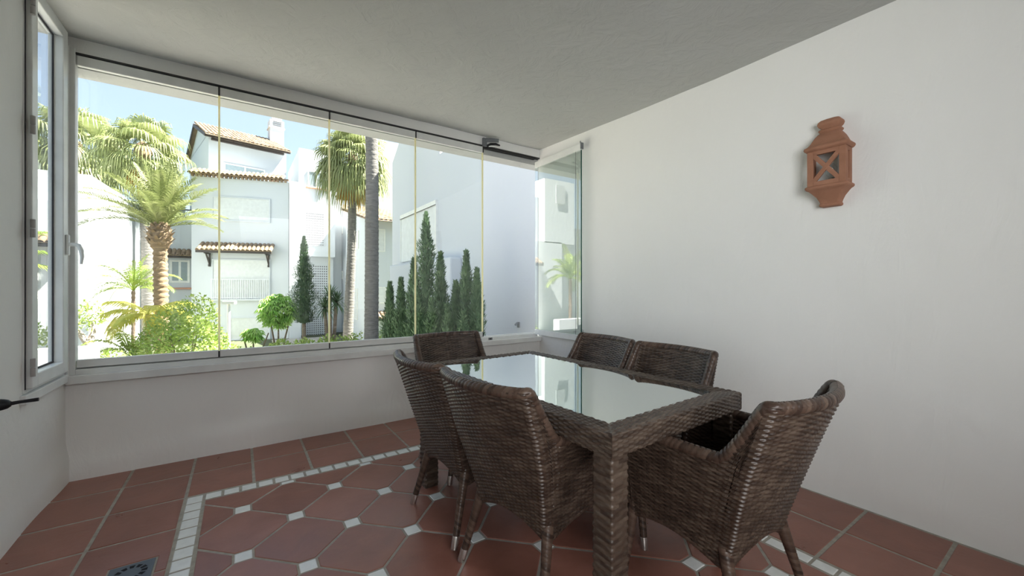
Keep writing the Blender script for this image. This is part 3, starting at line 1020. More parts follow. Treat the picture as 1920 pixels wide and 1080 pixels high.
def make_chair():
    ch = empty('dining_chair')
    shell_part(0.488, 1.0, (-1, 1), 'backrest', M['weave'], ch)
    for side in (-1, 1):
        shell_part(0.0, 0.488, (side,), 'armrest', M['weave'], ch)
    # wrapped edge running up the arm fronts, along the arms and round the back
    path = [pt(0, z, -1, TH_ / 2) + Vector((0, 0.004, 0)) for z in (0.27, 0.36, 0.45, 0.54, 0.60, 0.63)]
    path += [pt(t_, ztop(t_) - 0.006, -1, TH_ / 2) for t_ in tc[1:]]
    mir = [Vector((-p_.x, p_.y, p_.z)) for p_ in path[:-1]][::-1]
    full = path + mir
    # soften
    for _ in range(1):
        full = [full[0]] + [(full[i - 1] + full[i] * 2 + full[i + 1]) / 4 for i in range(1, len(full) - 1)] + [full[-1]]
    ridged_tube('edge_wrapping', full, 0.0198, M['wrap'], ch, 0.0032, 14, 0.0200)
    # lower edge
    path = [pt(t_, zbot(t_) + 0.004, -1, 0.012) for t_ in tc]
    full = path + [Vector((-p_.x, p_.y, p_.z)) for p_ in path[:-1]][::-1]
    ridged_tube('lower_edge', full, 0.012, M['wrap'], ch, 0.002, 8, 0.0135)
    # front panel and seat
    g = MB(); rows, uvs = [], []
    for i in range(13):
        q = i / 12; x = -0.215 + 0.43 * q
        col, uv = [], []
        for j in range(5):
            z0 = 0.262 + 0.045 * math.sin(PI * q); z = z0 + (0.425 - z0) * j / 4
            col.append((x * (1 + 0.1 * j / 4), YF - 0.012, z)); uv.append((x, z))
        rows.append(col); uvs.append(uv)
    g.grid(rows, uvs, flip=True)
    rows2 = [[(p_[0], p_[1] - 0.03, p_[2]) for p_ in c] for c in rows]
    g.grid(rows2, uvs)
    g.grid([[a[0], b[0]] for a, b in zip(rows, rows2)], [[a[0], b[0]] for a, b in zip(uvs, uvs)])
    g.build('front_panel', M['weave'], ch)
    g = MB(); rows, uvs = [], []
    zs = 0.425
    for i in range(11):
        q = i / 10
        H = 0.205
        x = -H + 2 * H * q
        rows.append([(x, -0.20 + (YF - 0.02 + 0.20) * j / 10, zs - 0.006 * math.sin(PI * q) * math.sin(PI * j / 10)) for j in range(11)])
        uvs.append([(x, j * 0.045) for j in range(11)])
    g.grid(rows, uvs, flip=True)
    rows2 = [[(p_[0], p_[1], p_[2] - 0.03) for p_ in c] for c in rows]
    g.grid(rows2, uvs)
    g.build('seat', M['weave'], ch, weld=False)
    for (sx, ytop, yfoot) in ((-1, 0.222, 0.243), (1, 0.222, 0.243), (-1, -0.150, -0.238), (1, -0.150, -0.238)):
        a, b = Vector((sx * 0.192, ytop, 0.33)), Vector((sx * 0.243, yfoot, 0.0))
        P_ = [a + (b - a) * k for k in (0, 0.2, 0.4, 0.6, 0.78, 0.86)]
        lg = ridged_tube('leg', P_, [0.024, 0.021, 0.0185, 0.0165, 0.0155, 0.0152], M['wrap_leg'], ch, 0.002, 12, 0.0135)
        g = MB(); P_ = [a + (b - a) * k for k in (0.835, 0.86, 0.98, 1.0)]
        g.tube(P_, [0.0165, 0.0172, 0.0158, 0.0150], 14)
        g.build('leg_cap', M['cap'], lg)
    return ch


chair0 = make_chair()
CH = [
    ((1.076, 1.388), -81.4, 'wicker armchair on the left side of the table, the nearer of the two'),
    ((1.042, 1.932), -87.8, 'wicker armchair on the left side of the table, the farther of the two'),
    ((1.300, 2.490), 180, 'wicker armchair at the far head of the table, in front of the window sill'),
    ((1.822, 2.008), 87.2, 'wicker armchair on the right wall side of the table, the farther of the two'),
    ((1.785, 1.432), 89, 'wicker armchair on the right wall side of the table, the nearer of the two'),
    ((1.548, 0.878), 0, 'wicker armchair at the near end of the table, in the right foreground'),
]
for i, ((x, y), rz, lab) in enumerate(CH):
    c = chair0 if i == 0 else copy_tree(chair0)
    c.location = (x, y, 0.0012); c.rotation_euler = (0, 0, R(rz))
    tag(c, lab, 'chair', 'wicker armchairs around the dining table')

# ------------------------------------------------------------------ clay wall lantern
ln = empty('wall_lantern', (XR, 0.890, 1.665)); tag(ln, 'terracotta clay lantern with crossed bars mounted on the right white wall', 'lamp')


def half_tier(mb, prof, mi=0, bow=0.0):
    """stack of rectangular rings against the wall: prof = (half width, depth, z)"""
    rows = []
    for (w_, d_, z_) in prof:
        c = min(0.012, w_ * 0.25)
        rows.append([(0.0, -w_, z_), (-d_ + c, -w_, z_), (-d_ + c * 0.3, -w_ + c * 0.3, z_), (-d_, -w_ + c, z_), (-d_, w_ - c, z_), (-d_ + c * 0.3, w_ - c * 0.3, z_), (-d_ + c, w_, z_), (0.0, w_, z_)])
    mb.grid(rows, flip=False)
    mb.face(rows[0]); mb.face(rows[-1][::-1])


g = MB()
half_tier(g, [(0.044, 0.050, 0.0), (0.050, 0.056, 0.006), (0.050, 0.056, 0.014), (0.046, 0.052, 0.020), (0.050, 0.057, 0.034), (0.060, 0.068, 0.056), (0.078, 0.088, 0.080), (0.088, 0.098, 0.092), (0.097, 0.106, 0.096), (0.102, 0.112, 0.104), (0.101, 0.111, 0.112), (0.094, 0.103, 0.118)])
g.build('base', M['clay'], ln, smooth=True).modifiers.new('e', 'EDGE_SPLIT').split_angle = R(50)
g = MB()
half_tier(g, [(0.094, 0.103, 0.314), (0.102, 0.112, 0.320), (0.106, 0.117, 0.328), (0.104, 0.115, 0.337), (0.095, 0.105, 0.343), (0.084, 0.095, 0.356), (0.076, 0.086, 0.374), (0.066, 0.075, 0.396), (0.054, 0.062, 0.414), (0.046, 0.053, 0.424), (0.052, 0.058, 0.430), (0.053, 0.060, 0.437), (0.048, 0.055, 0.443)])
g.build('roof', M['clay'], ln, smooth=True).modifiers.new('e', 'EDGE_SPLIT').split_angle = R(50)
g = MB()
half_tier(g, [(0.040, 0.048, 0.440), (0.042, 0.050, 0.448), (0.052, 0.060, 0.458), (0.057, 0.066, 0.470), (0.055, 0.064, 0.482), (0.045, 0.054, 0.494), (0.026, 0.034, 0.503), (0.012, 0.016, 0.506)])
g.build('finial', M['clay'], ln, smooth=True)
g = MB()
z0, z1, W_, D_ = 0.116, 0.316, 0.090, 0.100
# front wall with opening
g.box((-D_, -W_, z0), (-D_ + 0.014, -0.060, z1)); g.box((-D_, 0.060, z0), (-D_ + 0.014, W_, z1))
g.box((-D_, -0.060, z0), (-D_ + 0.014, 0.060, z0 + 0.026)); g.box((-D_, -0.060, z1 - 0.024), (-D_ + 0.014, 0.060, z1))
# sides with a tall slot
for s in (-1, 1):
    ya, yb_ = s * W_, s * (W_ - 0.012)
    g.box((-D_ + 0.014, ya, z0), (-0.062, yb_, z1)); g.box((-0.034, ya, z0), (-0.001, yb_, z1))
    g.box((-0.062, ya, z0), (-0.034, yb_, z0 + 0.024)); g.box((-0.062, ya, z1 - 0.024), (-0.034, yb_, z1))
g.build('body', M['clay'], ln, bevel=0.002)
g = MB()
for s in (-1, 1):
    a = Vector((-D_ + 0.007, -0.062, (z0 + 0.022) if s > 0 else (z1 - 0.020))); b = Vector((-D_ + 0.007, 0.062, (z1 - 0.020) if s > 0 else (z0 + 0.022)))
    d = (b - a).normalized(); n_ = Vector((0, -d.z, d.y))
    g.obox(a - n_ * 0.0115 - Vector((0.006 - 0.0006 * s, 0, 0)), b - a, n_ * 0.023, Vector((0.012, 0, 0)))
g.build('cross_bars', M['clay'], ln, bevel=0.002)
g = MB(); g.box((-0.004, -0.078, z0 + 0.002), (-0.001, 0.078, z1 - 0.002)); g.build('back_plate', M['alu'], ln)
g = MB(); g.tube([(-0.035, -0.005, z0), (-0.035, -0.005, z0 + 0.045)], 0.014, 14); g.build('socket', M['socket'], ln)
g = MB(); g.lathe([(0.010, 0.0), (0.014, 0.014), (0.026, 0.034), (0.030, 0.052), (0.026, 0.070), (0.014, 0.081), (0.0, 0.084)], (-0.035, -0.005, z0 + 0.043), 18); g.build('bulb', M['bulb'], ln)

# screw eye on the right wall
g = MB()
ring = [(0, 0.009 * math.cos(2 * PI * k / 16), 0.009 * math.sin(2 * PI * k / 16)) for k in range(17)]
g.tube(ring, 0.002, 6, cap=False); g.tube([(0.0, 0, -0.009), (0.012, 0, -0.009)], 0.002, 6)
o = g.build('screw_eye', M['latch']); o.location = (XR - 0.010, 2.92, 0.776)
tag(o, 'tiny metal screw eye fixed low on the right wall beside the open glass panel', 'screw eye')

# ------------------------------------------------------------------ OUTSIDE
GZ = -1.2
# ground
g = MB(); g.box((-40, YB + 0.2, GZ - 0.3), (40, 60, GZ)); tag(g.build('ground_lawn', M['grass']), kind='structure')
g = MB(); g.box((-12, YB + 0.2, GZ), (4.19, 15.0, GZ + 0.03)); g.box((1.2, 15.0, GZ), (3.4, 21.5, GZ + 0.02)); tag(g.build('courtyard_paving', M['path']), kind='structure')
# own building's outside: the parapet goes down to the garden
g = MB(); g.box((XL - 0.2, YB + 0.02, GZ), (XR + 0.25, YB + 0.198, -0.1)); g.box((XL - 0.2, YN - 0.1, GZ), (XL, YB, -0.12)); tag(g.build('wall_foundation', M['stucco']), kind='structure')


def barrel_tiles(mb, o, ex, down, n, rows=2, r=0.085, mi=0, rnd=None):
    """barrel tiles lying down the slope: o start point, ex unit along the eave, down slope vector"""
    o, ex, down = Vector(o), Vector(ex), Vector(down)
    up = ex.cross(down).normalized()
    if up.z < 0: up = -up
    pitch = 2.1 * r
    for i in range(n):
        for k in range(rows):
            a = o + ex * (pitch * (i + 0.5)) + down * (k / rows) + up * (0.012 * (rows - k))
            b = o + ex * (pitch * (i + 0.5)) + down * ((k + 1.12) / rows) + up * (0.012 * (rows - k) - 0.012)
            j = rng.uniform(-0.008, 0.008)
            P = []
            for q in range(7):
                an = PI * q / 6
                v = ex * (math.cos(an) * r) + up * (math.sin(an) * r * 0.85)
                P.append([a + v * 0.86 + ex * j, b + v + ex * j, b + v * 0.78 + ex * j])
            mb.grid(P, mi=mi)
    # the pan below
    mb.obox(o - up * 0.02, ex * (pitch * n), down * 1.05, up * 0.03, mi=mi)


def lattice(parent, p0, eu, n, m_, w_, h_, out):
    """uncut wall panel, dark squares painted for the shade in small openings"""
    p0, eu, out = Vector(p0), Vector(eu).normalized(), Vector(out).normalized()
    cw, chh = w_ / n, h_ / m_
    xs_ = [0.0]; zs_ = [0.0]
    for i in range(n): xs_ += [cw * (i + 0.25), cw * (i + 0.75)]
    for j in range(m_): zs_ += [chh * (j + 0.25), chh * (j + 0.75)]
    xs_.append(w_); zs_.append(h_)
    V, Fc, MI = [], [], []
    for x_ in xs_:
        for z_ in zs_: V.append(tuple(p0 + eu * x_ + Vector((0, 0, z_)) + out * 0.012))
    nz = len(zs_)
    for i in range(len(xs_) - 1):
        for j in range(nz - 1):
            q = (i * nz + j, (i + 1) * nz + j, (i + 1) * nz + j + 1, i * nz + j + 1)
            Fc.append(q); MI.append(1 if (i % 2 == 1 and j % 2 == 1) else 0)
    me = bpy.data.meshes.new('lattice_vent'); me.from_pydata(V, [], Fc)
    me.materials.append(M['stucco']); me.materials.append(M['hole_shade']); me.polygons.foreach_set('material_index', MI)
    me.update()
    o_ = bpy.data.objects.new('lattice_vent', me); link(o_, parent)
    sd = o_.modifiers.new('thick', 'SOLIDIFY'); sd.thickness = 0.03; sd.offset = 0
    return o_


def window(parent, p0, eu, w_, h_, out, panes=2, fr=0.05, mat='pane', sillp=True):
    p0, eu, out = Vector(p0), Vector(eu).normalized(), Vector(out).normalized(); Z = Vector((0, 0, 1))
    mb = MB()
    mb.obox(p0 - out * 0.03 + eu * 0.003 + Z * 0.003, eu * (w_ - 0.006), Z * fr, out * 0.066); mb.obox(p0 - out * 0.03 + Z * (h_ - fr - 0.003) + eu * 0.003, eu * (w_ - 0.006), Z * fr, out * 0.066)
    for k in range(panes + 1):
        x = (w_ - fr) * k / panes
        mb.obox(p0 - out * 0.03 + eu * x, eu * fr, Z * h_, out * 0.07)
    wf = mb.build('window', M['frame'], parent)
    mb = MB(); mb.obox(p0 - out * 0.02 + eu * 0.02 + Z * 0.02, eu * (w_ - 0.04), Z * (h_ - 0.04), out * 0.035); mb.build('pane', M[mat], wf)
    if sillp:
        mb = MB(); mb.obox(p0 - out * 0.02 - eu * 0.08 - Z * 0.05, eu * (w_ + 0.16), Z * 0.05, out * 0.12); mb.build('sill', M['sill'], wf)
    return wf


def shutter(parent, p0, eu, w_, h_, out):
    """closed roller shutter in a plain surround"""
    p0, eu, out = Vector(p0), Vector(eu).normalized(), Vector(out).normalized(); Z = Vector((0, 0, 1))
    mb = MB()
    t_ = 0.05
    mb.obox(p0 - out * 0.05 - eu * t_, eu * t_, Z * h_, out * 0.10); mb.obox(p0 - out * 0.05 + eu * w_, eu * t_, Z * h_, out * 0.10)
    mb.obox(p0 - out * 0.05 - eu * t_ + Z * h_, eu * (w_ + 2 * t_), Z * t_, out * 0.10); mb.obox(p0 - out * 0.05 - eu * t_ - Z * t_, eu * (w_ + 2 * t_), Z * t_, out * 0.13)
    s_ = mb.build('shutter_surround', M['stucco'], parent)
    mb = MB(); n = max(3, int(h_ / 0.055))
    for k in range(n):
        z = h_ * k / n
        mb.obox(p0 + Z * z - out * 0.02, eu * w_, Z * (h_ / n - 0.006), out * 0.040)
    mb.obox(p0 - out * 0.04, eu * w_, Z * h_, out * 0.05)
    mb.build('shutter', M['shutter'], s_)
    return s_


def awning(parent, p0, eu, w_, out, depth, drop, brackets, name='awning'):
    """tiled canopy on dark timber; p0 = left end on the wall at the top"""
    p0, eu, out = Vector(p0), Vector(eu).normalized(), Vector(out).normalized(); Z = Vector((0, 0, 1))
    mb = MB(); r_ = 0.082; n = max(2, int(round(w_ / (2.1 * r_))))
    barrel_tiles(mb, p0, eu, out * depth - Z * drop, n, 2, r_)
    a = mb.build(name, M['roof'], parent)
    mb = MB(); mb.obox(p0 + out * (depth - 0.06) - Z * (drop + 0.13), eu * w_, out * 0.06, Z * 0.09)
    mb.obox(p0 - Z * 0.06, eu * w_, out * 0.04, Z * 0.03)
    mb.obox(p0 - Z * 0.06, eu * w_, out * depth - Z * drop, Z * 0.02)
    mb.build('beam', M['wood'], a)
    for b in brackets:
        mb = MB()
        q = p0 + eu * b
        mb.obox(q - Z * (drop + 0.17), eu * 0.06, out * depth, Z * 0.06)
        mb.obox(q - Z * (drop + 0.72), eu * 0.06, out * 0.12, Z * 0.10)
        mb.obox(q - Z * (drop + 0.68), eu * 0.06, out * 0.05, Z * 0.55)
        mb.obox(q - Z * (drop + 0.66), eu * 0.06, Z * 0.07, out * (depth * 0.75) + Z * 0.5)
        mb.build('bracket', M['wood'], a)
    return a


# ---- main building with the terrace and the gable (straight ahead) ----
PL = at(359, 18.0); PR = at(541, 19.2)
eb = (PR - PL).normalized(); nb = Vector((eb.y, -eb.x, 0))            # nb points to us
WB = (PR - PL).length
bA = empty('apartment_building', PL + Vector((0, 0, GZ)))
tag(bA, 'white two-storey block with tiled cornice, terracotta gable roof and chimney straight ahead', 'building')
bA_inv = Matrix.Translation(-(PL + Vector((0, 0, GZ))))
AL = lambda p_: Vector(p_) - PL - Vector((0, 0, GZ))                 # world to local


def on(s, z, o=0.0):
    """point on the bay front: s metres from its left edge"""
    return AL(PL + eb * s + nb * o + Vector((0, 0, z)))


mb = MB()
deep = 9.0
poly = [on(0, 0), on(WB, 0), on(WB, 0) + Vector((0, deep, 0)), on(0, 0) + Vector((0, deep, 0))]
mb.prism([(p_.x, p_.y) for p_ in poly], 0, 6.22 - GZ)
mb.build('bay_wall', M['stucco'], bA)


def s_of(u):
    """distance along bay front for photo column u"""
    lo, hi = 0.0, WB
    for _ in range(40):
        m_ = (lo + hi) / 2; p_ = PL + eb * m_
        uu = 960 + FPX * (C_ * p_.x - S_ * p_.y) / (S_ * p_.x + C_ * p_.y)
        if uu < u: lo = m_
        else: hi = m_
    return (lo + hi) / 2


mb = MB(); barrel_tiles(mb, on(-0.08, 6.60, -0.35), eb, nb * 0.55 - Vector((0, 0, 0.27)), int((WB + 0.1) / 0.18), 2, 0.085)
mb.build('tiled_cornice', M['roof'], bA)
mb = MB()
for k in range(int(WB / 0.16)):
    mb.obox(on(0.02 + 0.16 * k, 6.20, 0), eb * 0.09, nb * 0.13, Vector((0, 0, 0.10)))
mb.obox(on(-0.03, 6.29, -0.1), eb * (WB + 0.06), nb * 0.24, Vector((0, 0, 0.05)))
mb.build('cornice_corbels', M['roof'], bA)
s0, s1 = s_of(400), s_of(505)
shutter(bA, on(s0, 4.30), eb, s1 - s0, 1.02, nb)
shutter(bA, on(s0, 0.72), eb, s1 - s0, 1.75, nb)
shutter(bA, on(s_of(433), -1.15), eb, s1 - s_of(433), 0.95, nb)
sa_, sb_ = s_of(377), s_of(519)
aw = awning(bA, on(sa_ - 0.0, 3.22), eb, sb_ - sa_ - 0.10, nb, 0.60, 0.33, (0.30, sb_ - sa_ - 0.36), 'tiled_awning')
for q in (0.42, 0.58, 0.66, 0.76):
    mb = MB(); c = on(sa_ + (sb_ - sa_) * q, 2.89 - 0.05 * (q == 0.66), 0.5); mb.lathe([(0, 0.035), (0.03, 0.02), (0.035, 0), (0.02, -0.03), (0, -0.035)], c, 8); mb.build('light_bulb', M['rail'], aw)
# balcony rail: slab, top bar and balusters
mb = MB(); mb.obox(on(s0 - 0.12, 0.62, 0), eb * (s1 - s0 + 0.2), nb * 0.22, Vector((0, 0, 0.07)))
bal = mb.build('balcony', M['stucco'], bA)
mb = MB(); mb.obox(on(s0 - 0.05, 1.58, 0.14), eb * (s1 - s0 + 0.08), nb * 0.035, Vector((0, 0, 0.03))); mb.obox(on(s0 - 0.05, 0.74, 0.14), eb * (s1 - s0 + 0.08), nb * 0.03, Vector((0, 0, 0.03)))
n = 26
for k in range(n + 1):
    mb.obox(on(s0 - 0.04 + (s1 - s0 + 0.05) * k / n, 0.69, 0.145), eb * 0.02, nb * 0.02, Vector((0, 0, 0.90)))
mb.build('balustrade', M['rail'], bal)
# gable storey set back behind the terrace
e2 = Vector((0.98, 0.20, 0)).normalized(); n2 = Vector((e2.y, -e2.x, 0))
Q = at(391, 20.0)
on2 = lambda s, z, o=0.0: AL(Q + e2 * s + n2 * o + Vector((0, 0, z)))
W2, D2, ZE, ZR = 3.5, 6.0, 8.86, 10.08
mb = MB()
poly = [on2(0, 0), on2(W2, 0), on2(W2, 0) - n2 * D2, on2(0, 0) - n2 * D2]
mb.prism([(p_.x, p_.y) for p_ in poly], 5.9 - GZ, ZE + 0.06 - GZ)
for s in (0.0, W2 - 0.02):
    a, b, c = on2(s, ZE), on2(s, ZE, -D2), on2(s, ZR - 0.06, -D2 / 2)
    mb.face([a, b, c]); mb.face([a + e2 * 0.02, c + e2 * 0.02, b + e2 * 0.02])
mb.build('gable_wall', M['stucco'], bA)
mb = MB()
sl = n2 * (D2 / 2 + 0.55) - Vector((0, 0, (ZR - ZE) * (D2 / 2 + 0.55) / (D2 / 2)))
barrel_tiles(mb, on2(-0.22, ZR + 0.05, -D2 / 2), e2, sl, int((W2 + 0.3) / 0.19), 9, 0.09)
sl2 = -n2 * (D2 / 2 + 0.3) - Vector((0, 0, (ZR - ZE) * (D2 / 2 + 0.3) / (D2 / 2)))
mb.obox(on2(-0.22, ZR + 0.0, -D2 / 2), e2 * (W2 + 0.4), sl2, Vector((0, 0, 0.08)))
mb.build('gable_roof', M['roof'], bA)
mb = MB()
drop = (ZR - ZE) / (D2 / 2)
mb.obox(on2(-0.22, ZE - 0.46 * drop - 0.10, 0.44), e2 * (W2 + 0.3), n2 * 0.05, Vector((0, 0, 0.16)))
mb.obox(on2(0.1, ZE - 0.30, 0.0), e2 * (W2 - 0.25), n2 * 0.16, Vector((0, 0, 0.20)))
k = 0.05
while k < W2:
    mb.obox(on2(k, ZE - 0.10, 0), e2 * 0.10, n2 * 0.50 - Vector((0, 0, drop * 0.5)), Vector((0, 0, 0.12))); k += 0.42
mb.obox(on2(-0.22, ZE - 0.02, 0.0), e2 * (W2 + 0.3), n2 * 0.5 - Vector((0, 0, drop * 0.5)), Vector((0, 0, 0.03)))
mb.obox(on2(-0.23, ZR - 0.10, -D2 / 2), e2 * 0.05, -n2 * (D2 / 2 + 0.3) - Vector((0, 0, drop * (D2 / 2 + 0.3))), Vector((0, 0, 0.16)))
mb.obox(on2(-0.23, ZR - 0.10, -D2 / 2), e2 * 0.05, n2 * (D2 / 2 + 0.5) - Vector((0, 0, drop * (D2 / 2 + 0.5))), Vector((0, 0, 0.16)))
mb.build('eave_timber', M['wood'], bA)
window(bA, on2(0.63, 6.55), e2, 1.83, 1.02, n2, 2, 0.06, 'pane', False)
# chimney
cp = at(519, 24.2)
mb = MB()
c = AL(cp); zt = EYE + (540 - 226) / FPX * 24.2
mb.obox(Vector((c.x - 0.36, c.y - 0.3, 8.0 - GZ)), (0.72, 0.08, 0), (-0.08, 0.7, 0), (0, 0, zt - 8.0 - 0.55))
mb.obox(Vector((c.x - 0.42, c.y - 0.36, zt - 0.56 - GZ)), (0.84, 0.09, 0), (-0.09, 0.82, 0), (0, 0, 0.06))
mb.obox(Vector((c.x - 0.37, c.y - 0.31, zt - 0.5 - GZ)), (0.74, 0.08, 0), (-0.08, 0.72, 0), (0, 0, 0.42))
mb.obox(Vector((c.x - 0.26, c.y - 0.2, zt - 0.08 - GZ)), (0.52, 0.06, 0), (-0.06, 0.5, 0), (0, 0, 0.18))
chm = mb.build('chimney', M['stucco'], bA)
mb = MB()
for k in range(3): mb.obox(Vector((c.x - 0.20, c.y - 0.322, zt - 0.42 + 0.11 * k - GZ)), (0.44, 0.048, 0), (-0.003, 0.03, 0), (0, 0, 0.03))
mb.build('chimney_slots', M['hole_shade'], chm)
# terracotta jar on the terrace edge
jp = at(514, 19.6, 333)
mb = MB(); mb.lathe([(0, 0), (0.08, 0), (0.11, 0.06), (0.14, 0.16), (0.13, 0.26), (0.07, 0.33), (0.06, 0.38), (0.085, 0.41), (0.085, 0.43), (0.05, 0.43), (0, 0.40)], (0, 0, 0), 16)
o = mb.build('clay_jar', M['clay']); o.location = (jp.x, jp.y, 6.22)
tag(o, 'small terracotta jar standing on the terrace edge above the tiled cornice', 'jar')

# ---- stair tower with lattice vents, right of the bay ----
bB = empty('stair_tower', (3.5, 24.0, GZ)); tag(bB, 'bright white stair tower with square-hole lattice vents and one upper window', 'building')
BL = lambda x, y, z: Vector((x - 3.5, y - 24.0, z - GZ))
YF2 = 22.3
mb = MB()
mb.box(BL(2.40, YF2, 2.78), BL(4.06, 27.5, 8.1)); mb.box(BL(2.40, YF2 + 0.55, GZ), BL(4.06, 27.5, 2.80)); mb.box(BL(4.0, 23.4, GZ), BL(4.60, 27.4, 5.95))
mb.box(BL(1.93, YF2 - 0.7, GZ), BL(2.42, 24, 6.25))
mb.build('tower_wall', M['stucco'], bB)
X2 = Vector((1, 0, 0)); OUT = Vector((0, -1, 0))


def at_y(u, v, y):
    a = (u - 960) / FPX; t_ = y / (C_ - S_ * a)
    return Vector(((S_ + C_ * a) * t_, y, EYE + (540 - v) / FPX * t_))


def at_x(u, v, x):
    a = (u - 960) / FPX; t_ = x / (S_ + C_ * a)
    return Vector((x, (C_ - S_ * a) * t_, EYE + (540 - v) / FPX * t_))


def Bp(p_): return BL(p_.x, p_.y, p_.z)


a, b = at_y(577, 351, YF2), at_y(609, 324, YF2)
window(bB, Bp(a), X2, b.x - a.x, b.z - a.z, OUT, 2, 0.05, 'pane', True)
a, b = at_y(573.5, 460, YF2), at_y(607, 401, YF2); lattice(bB, Bp(a), X2, 9, 14, b.x - a.x, b.z - a.z, OUT)
a, b = at_y(574, 562, YF2 + 0.55), at_y(614, 498, YF2 + 0.55); lattice(bB, Bp(a), X2, 10, 14, b.x - a.x, b.z - a.z, OUT)
a, b = at_y(567, 642, YF2 + 0.55), at_y(614, 592, YF2 + 0.55); lattice(bB, Bp(a), X2, 12, 12, b.x - a.x, b.z - a.z, OUT)
a, b = at_y(619, 352, YF2), at_y(628, 325, YF2)
lattice(bB, Bp(a), X2, 3, 7, b.x - a.x, b.z - a.z, OUT)

# ---- lower wing with lean-to tiled roof ----
bC = empty('garden_wing', (6.5, 22.0, GZ)); tag(bC, 'low white wing with sloping terracotta roof seen between the tall palm trunks', 'building')
CL = lambda p_: Vector((p_[0] - 6.5, p_[1] - 22.0, p_[2] - GZ))
XC, YC = 4.62, 18.6
zf = 4.30; zb_ = 6.0; YCB = 25.8
mb = MB()
ply = [(XC, YC, GZ), (XC, YCB, GZ), (XC, YCB, zb_), (XC, YC, zf)]
mb.face([CL(p_) for p_ in ply[::-1]])
XE = 9.5
mb.face([CL(p_) for p_ in [(XC, YC, GZ), (XE, YC, GZ), (XE, YC, zf), (XC, YC, zf)]])
mb.face([CL(p_) for p_ in [(XE, YC, GZ), (XE, YCB, GZ), (XE, YCB, zb_), (XE, YC, zf)]])
mb.face([CL(p_) for p_ in [(XC, YCB, GZ), (XC, YCB, zb_), (XE, YCB, zb_), (XE, YCB, GZ)]])
mb.face([CL(p_) for p_ in [(XC, YC, zf), (XE, YC, zf), (XE, YCB, zb_), (XC, YCB, zb_)]])
mb.build('wing_wall', M['stucco'], bC, weld=True)
mb = MB(); barrel_tiles(mb, CL((XC - 0.08, YCB, zb_ + 0.03)), (1, 0, 0), Vector((0, YC - YCB - 0.35, (zf - zb_) * 1.05)), 25, 12, 0.095)
mb.build('wing_roof', M['roof'], bC)
a, b = at_y(701, 471, YC), at_y(722, 430, YC)
window(bC, CL(a), X2, b.x - a.x, b.z - a.z, OUT, 1, 0.04, 'shutter', False)
a, b = at_y(703, 569, YC), at_y(724, 538, YC)
window(bC, CL(a), X2, b.x - a.x, b.z - a.z, OUT, 1, 0.04, 'shutter', False)
a = at_y(703, 586, YC); awning(bC, CL(a), X2, 1.1, OUT, 0.5, 0.22, (), 'low_tiled_awning')
OL = Vector((-1, 0, 0))
for (ua, ub, vt, vb) in ((636, 643, 412, 438), (663, 673, 437, 466), (636, 643, 509, 523), (663, 671, 541, 600)):
    a, b = at_x(ub, vb, XC), at_x(ua, vt, XC)
    window(bC, CL((XC, a.y, a.z)), Vector((0, 1, 0)), abs(b.y - a.y), max(0.3, b.z - a.z), OL, 1, 0.04, 'shutter', False)
# shaded block behind with a small lattice
mb = MB(); RB0, RB1 = Vector((4.63, 27.5, 0)), Vector((7.3, 26.35, 0))
mb.prism([(RB0.x - 6.5, RB0.y - 22), (RB1.x - 6.5, RB1.y - 22), (RB1.x - 6.5, 9), (RB0.x - 6.5, 9)], 0, 8.3 - GZ); mb.build('rear_block_wall', M['stucco'], bC)
er = (RB1 - RB0).normalized(); nr = Vector((er.y, -er.x, 0))
lattice(bC, CL(RB0 + er * 1.45 + Vector((0, 0, 6.85))), er, 4, 6, 0.48, 0.75, nr)

bD = empty('rear_apartment_block', (9.5, 28, GZ)); tag(bD, 'tall sunlit white block behind the palm crown, above the low tiled wing', 'building')
mb = MB(); mb.box((-2.1, -1, 0), (4, 4, 12.2)); mb.build('block_wall', M['stucco'], bD)
mb = MB(); mb.obox(Vector((-2.0, -1.06, 6.7)), (0.4, 0, 0), (0, 0.1, 0), (0, 0, 0.9)); mb.build('window', M['pane'], bD)

# ---- neighbour wall on the right, behind the junipers ----
XW = 4.2
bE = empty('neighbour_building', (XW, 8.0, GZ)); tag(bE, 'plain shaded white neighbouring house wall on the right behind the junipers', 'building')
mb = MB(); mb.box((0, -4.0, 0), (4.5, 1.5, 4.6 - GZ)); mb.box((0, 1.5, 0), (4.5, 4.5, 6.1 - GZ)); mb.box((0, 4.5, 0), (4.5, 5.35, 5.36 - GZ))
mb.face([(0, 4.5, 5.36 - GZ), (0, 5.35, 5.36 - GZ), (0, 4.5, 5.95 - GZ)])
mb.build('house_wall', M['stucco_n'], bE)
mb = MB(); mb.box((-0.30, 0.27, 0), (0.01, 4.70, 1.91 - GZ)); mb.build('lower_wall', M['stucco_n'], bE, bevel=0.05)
a, b = at_x(755, 493, XW), at_x(820, 378, XW)
p0 = Vector((0, b.y - 8.0, 2.0 - GZ))
mb = MB()
W_, H_ = a.y - b.y, 1.33
mb.obox(p0 + Vector((-0.045, 0, 0)), (0.05, 0, 0), (0, W_, 0), (0, 0, H_)); sf = mb.build('shutter', M['shutter'], bE)
mb = MB(); mb.obox(p0 + Vector((-0.07, -0.04, H_)), (0.08, 0, 0), (0, W_ + 0.08, 0), (0, 0, 0.12)); mb.obox(p0 + Vector((-0.06, W_, 0)), (0.07, 0, 0), (0, 0.04, 0), (0, 0, H_)); mb.obox(p0 + Vector((-0.06, -0.04, 0)), (0.07, 0, 0), (0, 0.04, 0), (0, 0, H_)); mb.build('shutter_box', M['frame'], sf)
mb = MB(); mb.obox(p0 + Vector((-0.075, -0.05, H_ - 0.012)), (0.01, 0, 0), (0, W_ + 0.1, 0), (0, 0, 0.018)); mb.build('gap_line', M['track'], sf)
